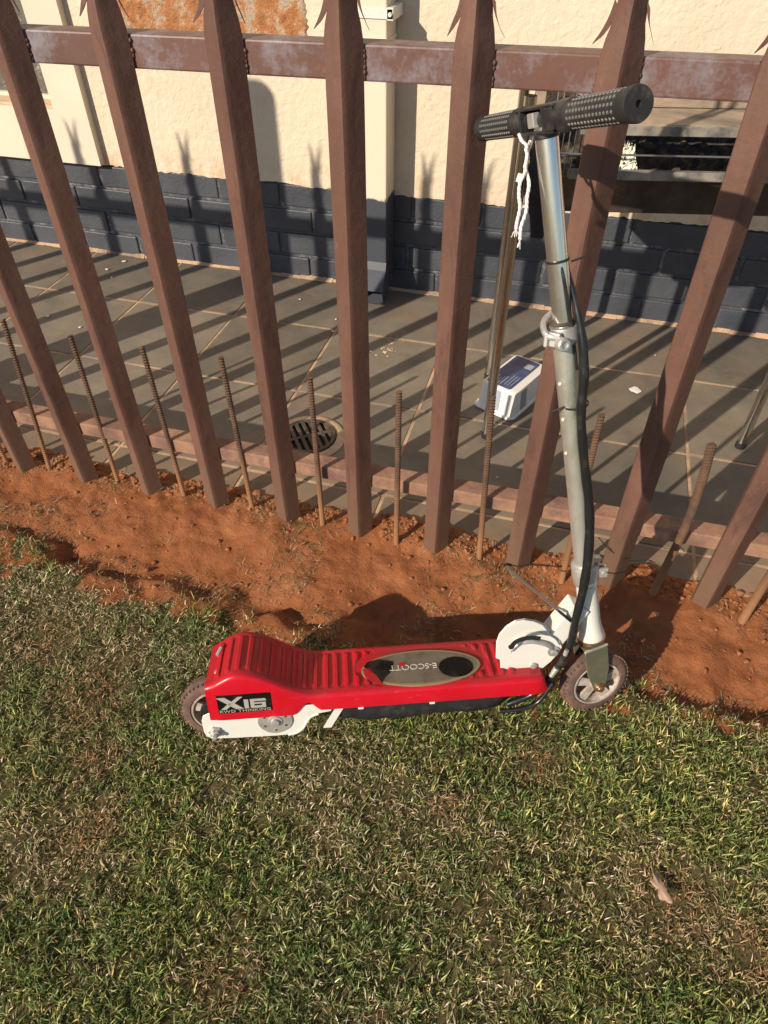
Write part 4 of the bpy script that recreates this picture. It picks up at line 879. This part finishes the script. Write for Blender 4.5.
# grey strap from the fence foot to the neck
s0 = onz(506, 566, .02); s1 = TS @ onb(560, 612, .022); s2 = TS @ onb(572, 622, .024)
mb = MB(); pth = spline([s0, s0.lerp(s1, .35) + Vector((0, 0, -.002)), s0.lerp(s1, .7), s1], 6); rings = []
dd = (s1 - s0).normalized(); sw = dd.cross(Vector((0, -.5, 1))).normalized(); sn = dd.cross(sw)
for p in pth: rings.append([p + sw * a + sn * b for a, b in ((-.0026, -.0007), (.0026, -.0007), (.0026, .0007), (-.0026, .0007))])
mb.ringset(rings, mi=0)
mb.tube([s0 - dd * .014, s0 + dd * .004], .0035, 8, mi=1); mb.tube([s1 - dd * .004, s1 + dd * .012, s2], .0026, 8, mi=1)
link('strap', mb.mesh('strap', [M['greyplastic'], M['blackwire']]), None, label='thin grey plastic strap stretched from the fence foot to the white neck of the scooter', category='strap')

# ------------------------------------------------------------------ dry leaf and clods
lp = onz(661, 889, .022); ol_ = []
for k in range(28):
    a = 2 * math.pi * k / 28; r_ = .010 + .012 * abs(math.cos(a)) ** 1.2 + .004 * math.sin(5 * a); ol_.append((r_ * math.cos(a), r_ * .62 * math.sin(a)))
mb = MB(); mb.add([(x, y, .003 + 9 * (x * y) + 12 * y * y + .001 * rnd.random()) for x, y in ol_] + [(0, 0, .001)], [(k, (k + 1) % 28, 28) for k in range(28)])
mb.tube([(-.020, 0, .004), (-.034, .004, .002)], .0008, 5)
lo = link('dry_leaf', mb.mesh('dry_leaf', M['leaf'], smooth=60), None, (lp.x, lp.y, .020), label='pale curled dry leaf lying on the lawn at lower right', category='leaf'); lo.rotation_euler = (.12, -.1, R(-60)); md = lo.modifiers.new('t', 'SOLIDIFY'); md.thickness = .0006
# clods and pebbles on the soil strip
ico = [(0, 0, 1), (.89, 0, .45), (.28, .85, .45), (-.72, .53, .45), (-.72, -.53, .45), (.28, -.85, .45), (.72, .53, -.45), (-.28, .85, -.45), (-.89, 0, -.45), (-.28, -.85, -.45), (.72, -.53, -.45), (0, 0, -1)]
icf = [(0, 1, 2), (0, 2, 3), (0, 3, 4), (0, 4, 5), (0, 5, 1), (1, 6, 2), (2, 7, 3), (3, 8, 4), (4, 9, 5), (5, 10, 1), (6, 7, 2), (7, 8, 3), (8, 9, 4), (9, 10, 5), (10, 6, 1), (11, 7, 6), (11, 8, 7), (11, 9, 8), (11, 10, 9), (11, 6, 10)]
N = 4200; X = rng.uniform(-1.7, .95, N); Y = rng.uniform(.80, 1.165, N); Y = np.where(rng.random(N) < .55, rng.normal(1.125, .025, N), Y); S = .0010 + .0060 * rng.random(N) ** 8 + .005 * (Y > 1.09) * rng.random(N) ** 3
keep = (Y > edge_y(X, Y) - .01) & (Y < 1.165); X, Y, S = X[keep], Y[keep], S[keep]; Z = ground_h(X, Y)
IV = np.array(ico); jit = 1 + .35 * (rng.random((len(X), 12, 1)) - .5); sc = S[:, None, None] * np.array([1, 1, .7]) * (1 + .5 * (rng.random((len(X), 1, 3)) - .5))
VC = IV[None] * jit * sc + np.stack([X, Y, Z + S * .2], -1)[:, None, :]
FC = (np.array(icf)[None] + (np.arange(len(X)) * 12)[:, None, None]).reshape(-1, 3)
link('soil_clods', np_mesh('soil_clods', VC.reshape(-1, 3), FC, [M['clod']], False), kind='stuff', label='loose red soil crumbs along the fence foot', category='soil crumbs')

# ------------------------------------------------------------------ grass
def blades(name, X, Y, H, Wd, tint, lean, mat, lift=0.0, th=None, **k):
    n = len(X); Z = ground_h(X, Y) - .001 + lift; th = rng.uniform(0, 2 * np.pi, n) if th is None else th; ph = th + rng.normal(0, .9, n) + np.pi / 2
    d = np.stack([np.cos(th), np.sin(th), 0 * th], -1); s = np.stack([np.cos(ph), np.sin(ph), 0 * th], -1)
    base = np.stack([X, Y, Z], -1); rows = []
    tt = [0, .38, .72, 1.0]; ww = [.8, 1., .72, .06]; curl = rng.uniform(.3, 1.3, n)
    for t, w_ in zip(tt, ww):
        ang_ = lean * (.4 + curl * t); out = np.sin(ang_) * t; up_ = np.cos(np.minimum(ang_, 1.62)) * t
        c = base + d * (H * out)[:, None] + np.array([0, 0, 1.]) * (H * up_)[:, None]
        rows.append(c - s * (Wd * w_ / 2)[:, None]); rows.append(c + s * (Wd * w_ / 2)[:, None])
    VV_ = np.stack(rows, 1); o_ = (np.arange(n) * 8)[:, None]
    F = np.concatenate([np.stack([o_[:, 0] + a, o_[:, 0] + a + 1, o_[:, 0] + a + 3, o_[:, 0] + a + 2], -1) for a in (0, 2, 4)])
    me = np_mesh(name, VV_.reshape(-1, 3), F, [mat], True)
    at = me.attributes.new('tint', 'FLOAT_COLOR', 'POINT'); c4 = np.ones((n, 8, 4), np.float32); c4[:, :, :3] = tint[:, None, :]
    c4[:, 0:2, :3] *= np.array([1.15, 1.0, .8]); at.data.foreach_set('color', c4.ravel())
    return link(name, me, **k)
def frustum_weight(X, Y):
    P_ = np.stack([X, Y, np.zeros_like(X)], -1) - np.array(CAM); z = P_ @ np.array(FW); px = 384 + FPX * (P_ @ np.array(RT)) / z; py = 512 - FPX * (P_ @ np.array(UP)) / z
    return (z > 0) & (px > -60) & (px < 830) & (py < 1090)
def cover(X, Y):    # 0 bare .. 1 lush
    return np.clip(.60 + 1.5 * fbm(X, Y, 5, 91, 4) + .55 * fbm(X, Y, 26, 71, 2), 0, 1)
NB = 8; NT = 68000
X = rng.uniform(-2.4, 2.0, NT); Y = rng.uniform(-1.2, .93, NT); X = np.concatenate([X, rng.uniform(-1.5, .8, 13000)]); Y = np.concatenate([Y, rng.uniform(.0, .9, 13000)]); fwt = frustum_weight(X, Y)
keep = (Y < edge_y(X, Y) + .004 - .11 * rng.random(len(Y)) ** 2.2) & (rng.random(len(Y)) < np.where(fwt, 1.0, .28)); X, Y = X[keep], Y[keep]
tone = np.repeat(np.exp(rng.normal(0, .22, len(X))), NB); toff = rng.uniform(0, 2 * np.pi, len(X) * NB); trad = np.abs(rng.normal(0, .0062, len(X) * NB))
X = np.repeat(X, NB) + trad * np.cos(toff); Y = np.repeat(Y, NB) + trad * np.sin(toff); TH = toff + rng.normal(0, .5, len(X))
cv = cover(X, Y); bare = np.zeros_like(X)
for (bx_, by_, br_) in ((.350, .458, .062), (.468, .416, .06), (.117, .621, .05), (-.287, .162, .05), (-.741, .521, .09), (-.60, .30, .06), (-.02, .50, .03), (-.9, .62, .07), (-.66, .42, .05)):
    bare = np.maximum(bare, np.exp(-(((X - bx_) ** 2 + (Y - by_) ** 2) / br_ ** 2)))
left = np.clip((-.45 - X) / .5, 0, 1) * .22; lush = np.clip(cv - .95 * bare - left, 0, 1)
r1 = rng.random(len(X)); pick = r1 < (.26 + .62 * lush); G = rng.random(len(X))
Xg, Yg, Lg = X[pick], Y[pick], lush[pick]; n = len(Xg)
q = rng.random(n)[:, None]; u2 = rng.random(n)[:, None]
pal = np.where(q < .36, np.array([.050, .095, .034]), np.where(q < .68, np.array([.092, .150, .052]), np.where(q < .89, np.array([.20, .245, .105]), np.array([.31, .30, .17]))))
tint = pal * (.65 + .8 * u2) * tone[pick][:, None]; hue = fbm(Xg, Yg, 3.5, 133, 3)[:, None]; tint = tint * (1 + np.array([.45, .22, .1]) * np.clip(hue, -.5, .5)) * (1 - .25 * (1 - Lg[:, None])) + np.array([.05, .04, .02]) * (1 - Lg[:, None]) * .5
blades('grass', Xg, Yg, .007 + .0165 * rng.random(n) ** 1.8 * (.6 + .5 * Lg), .0012 + .0014 * rng.random(n), tint * np.array([2.20, 1.92, 1.55]), rng.uniform(.15, 1.15, n), M['blade'], th=TH[pick], kind='stuff', label='short green lawn grass in front of the fence', category='grass')
pick2 = (~pick) & (rng.random(len(X)) < .50); Xd, Yd = X[pick2], Y[pick2]; n = len(Xd); q = rng.random(n)[:, None]
pal = np.where(q < .40, np.array([.38, .29, .16]), np.where(q < .72, np.array([.52, .43, .27]), np.where(q < .90, np.array([.25, .15, .08]), np.array([.68, .60, .44]))))
blades('dry_grass', Xd, Yd, .005 + .012 * rng.random(n) ** 1.6, .0009 + .0012 * rng.random(n), pal * (1.0 + .65 * rng.random((n, 1))) * (1 - bare[pick2][:, None] * np.array([.25, .5, .6])), rng.uniform(.9, 1.6, n), M['straw'], .003, kind='stuff', label='straw coloured dead grass through the lawn', category='dry grass')
# sparse dry tufts and clippings on the soil
N = 24000; X = rng.uniform(-1.6, .9, N); Y = rng.uniform(.80, 1.15, N)
den = np.clip(2.6 * fbm(X, Y, 9, 17, 3) + .10 + .85 * np.exp(-((Y - 1.095) / .035) ** 2) + 1.1 * np.exp(-((Y - edge_y(X, Y)) / .055) ** 2), 0, 1); kp = (rng.random(N) < den * .6) & (Y > edge_y(X, Y)); X, Y = X[kp], Y[kp]; n = len(X)
q = rng.random(n)[:, None]; pal = np.where(q < .35, np.array([.42, .34, .20]), np.where(q < .7, np.array([.28, .23, .12]), np.array([.13, .14, .06])))
blades('clippings', X, Y, .008 + .014 * rng.random(n), .0010 + .0012 * rng.random(n), pal * (.7 + .5 * rng.random((n, 1))), rng.uniform(1.1, 1.6, n), M['straw'], .001, kind='stuff', label='dry grass clippings scattered on the red soil', category='clippings')
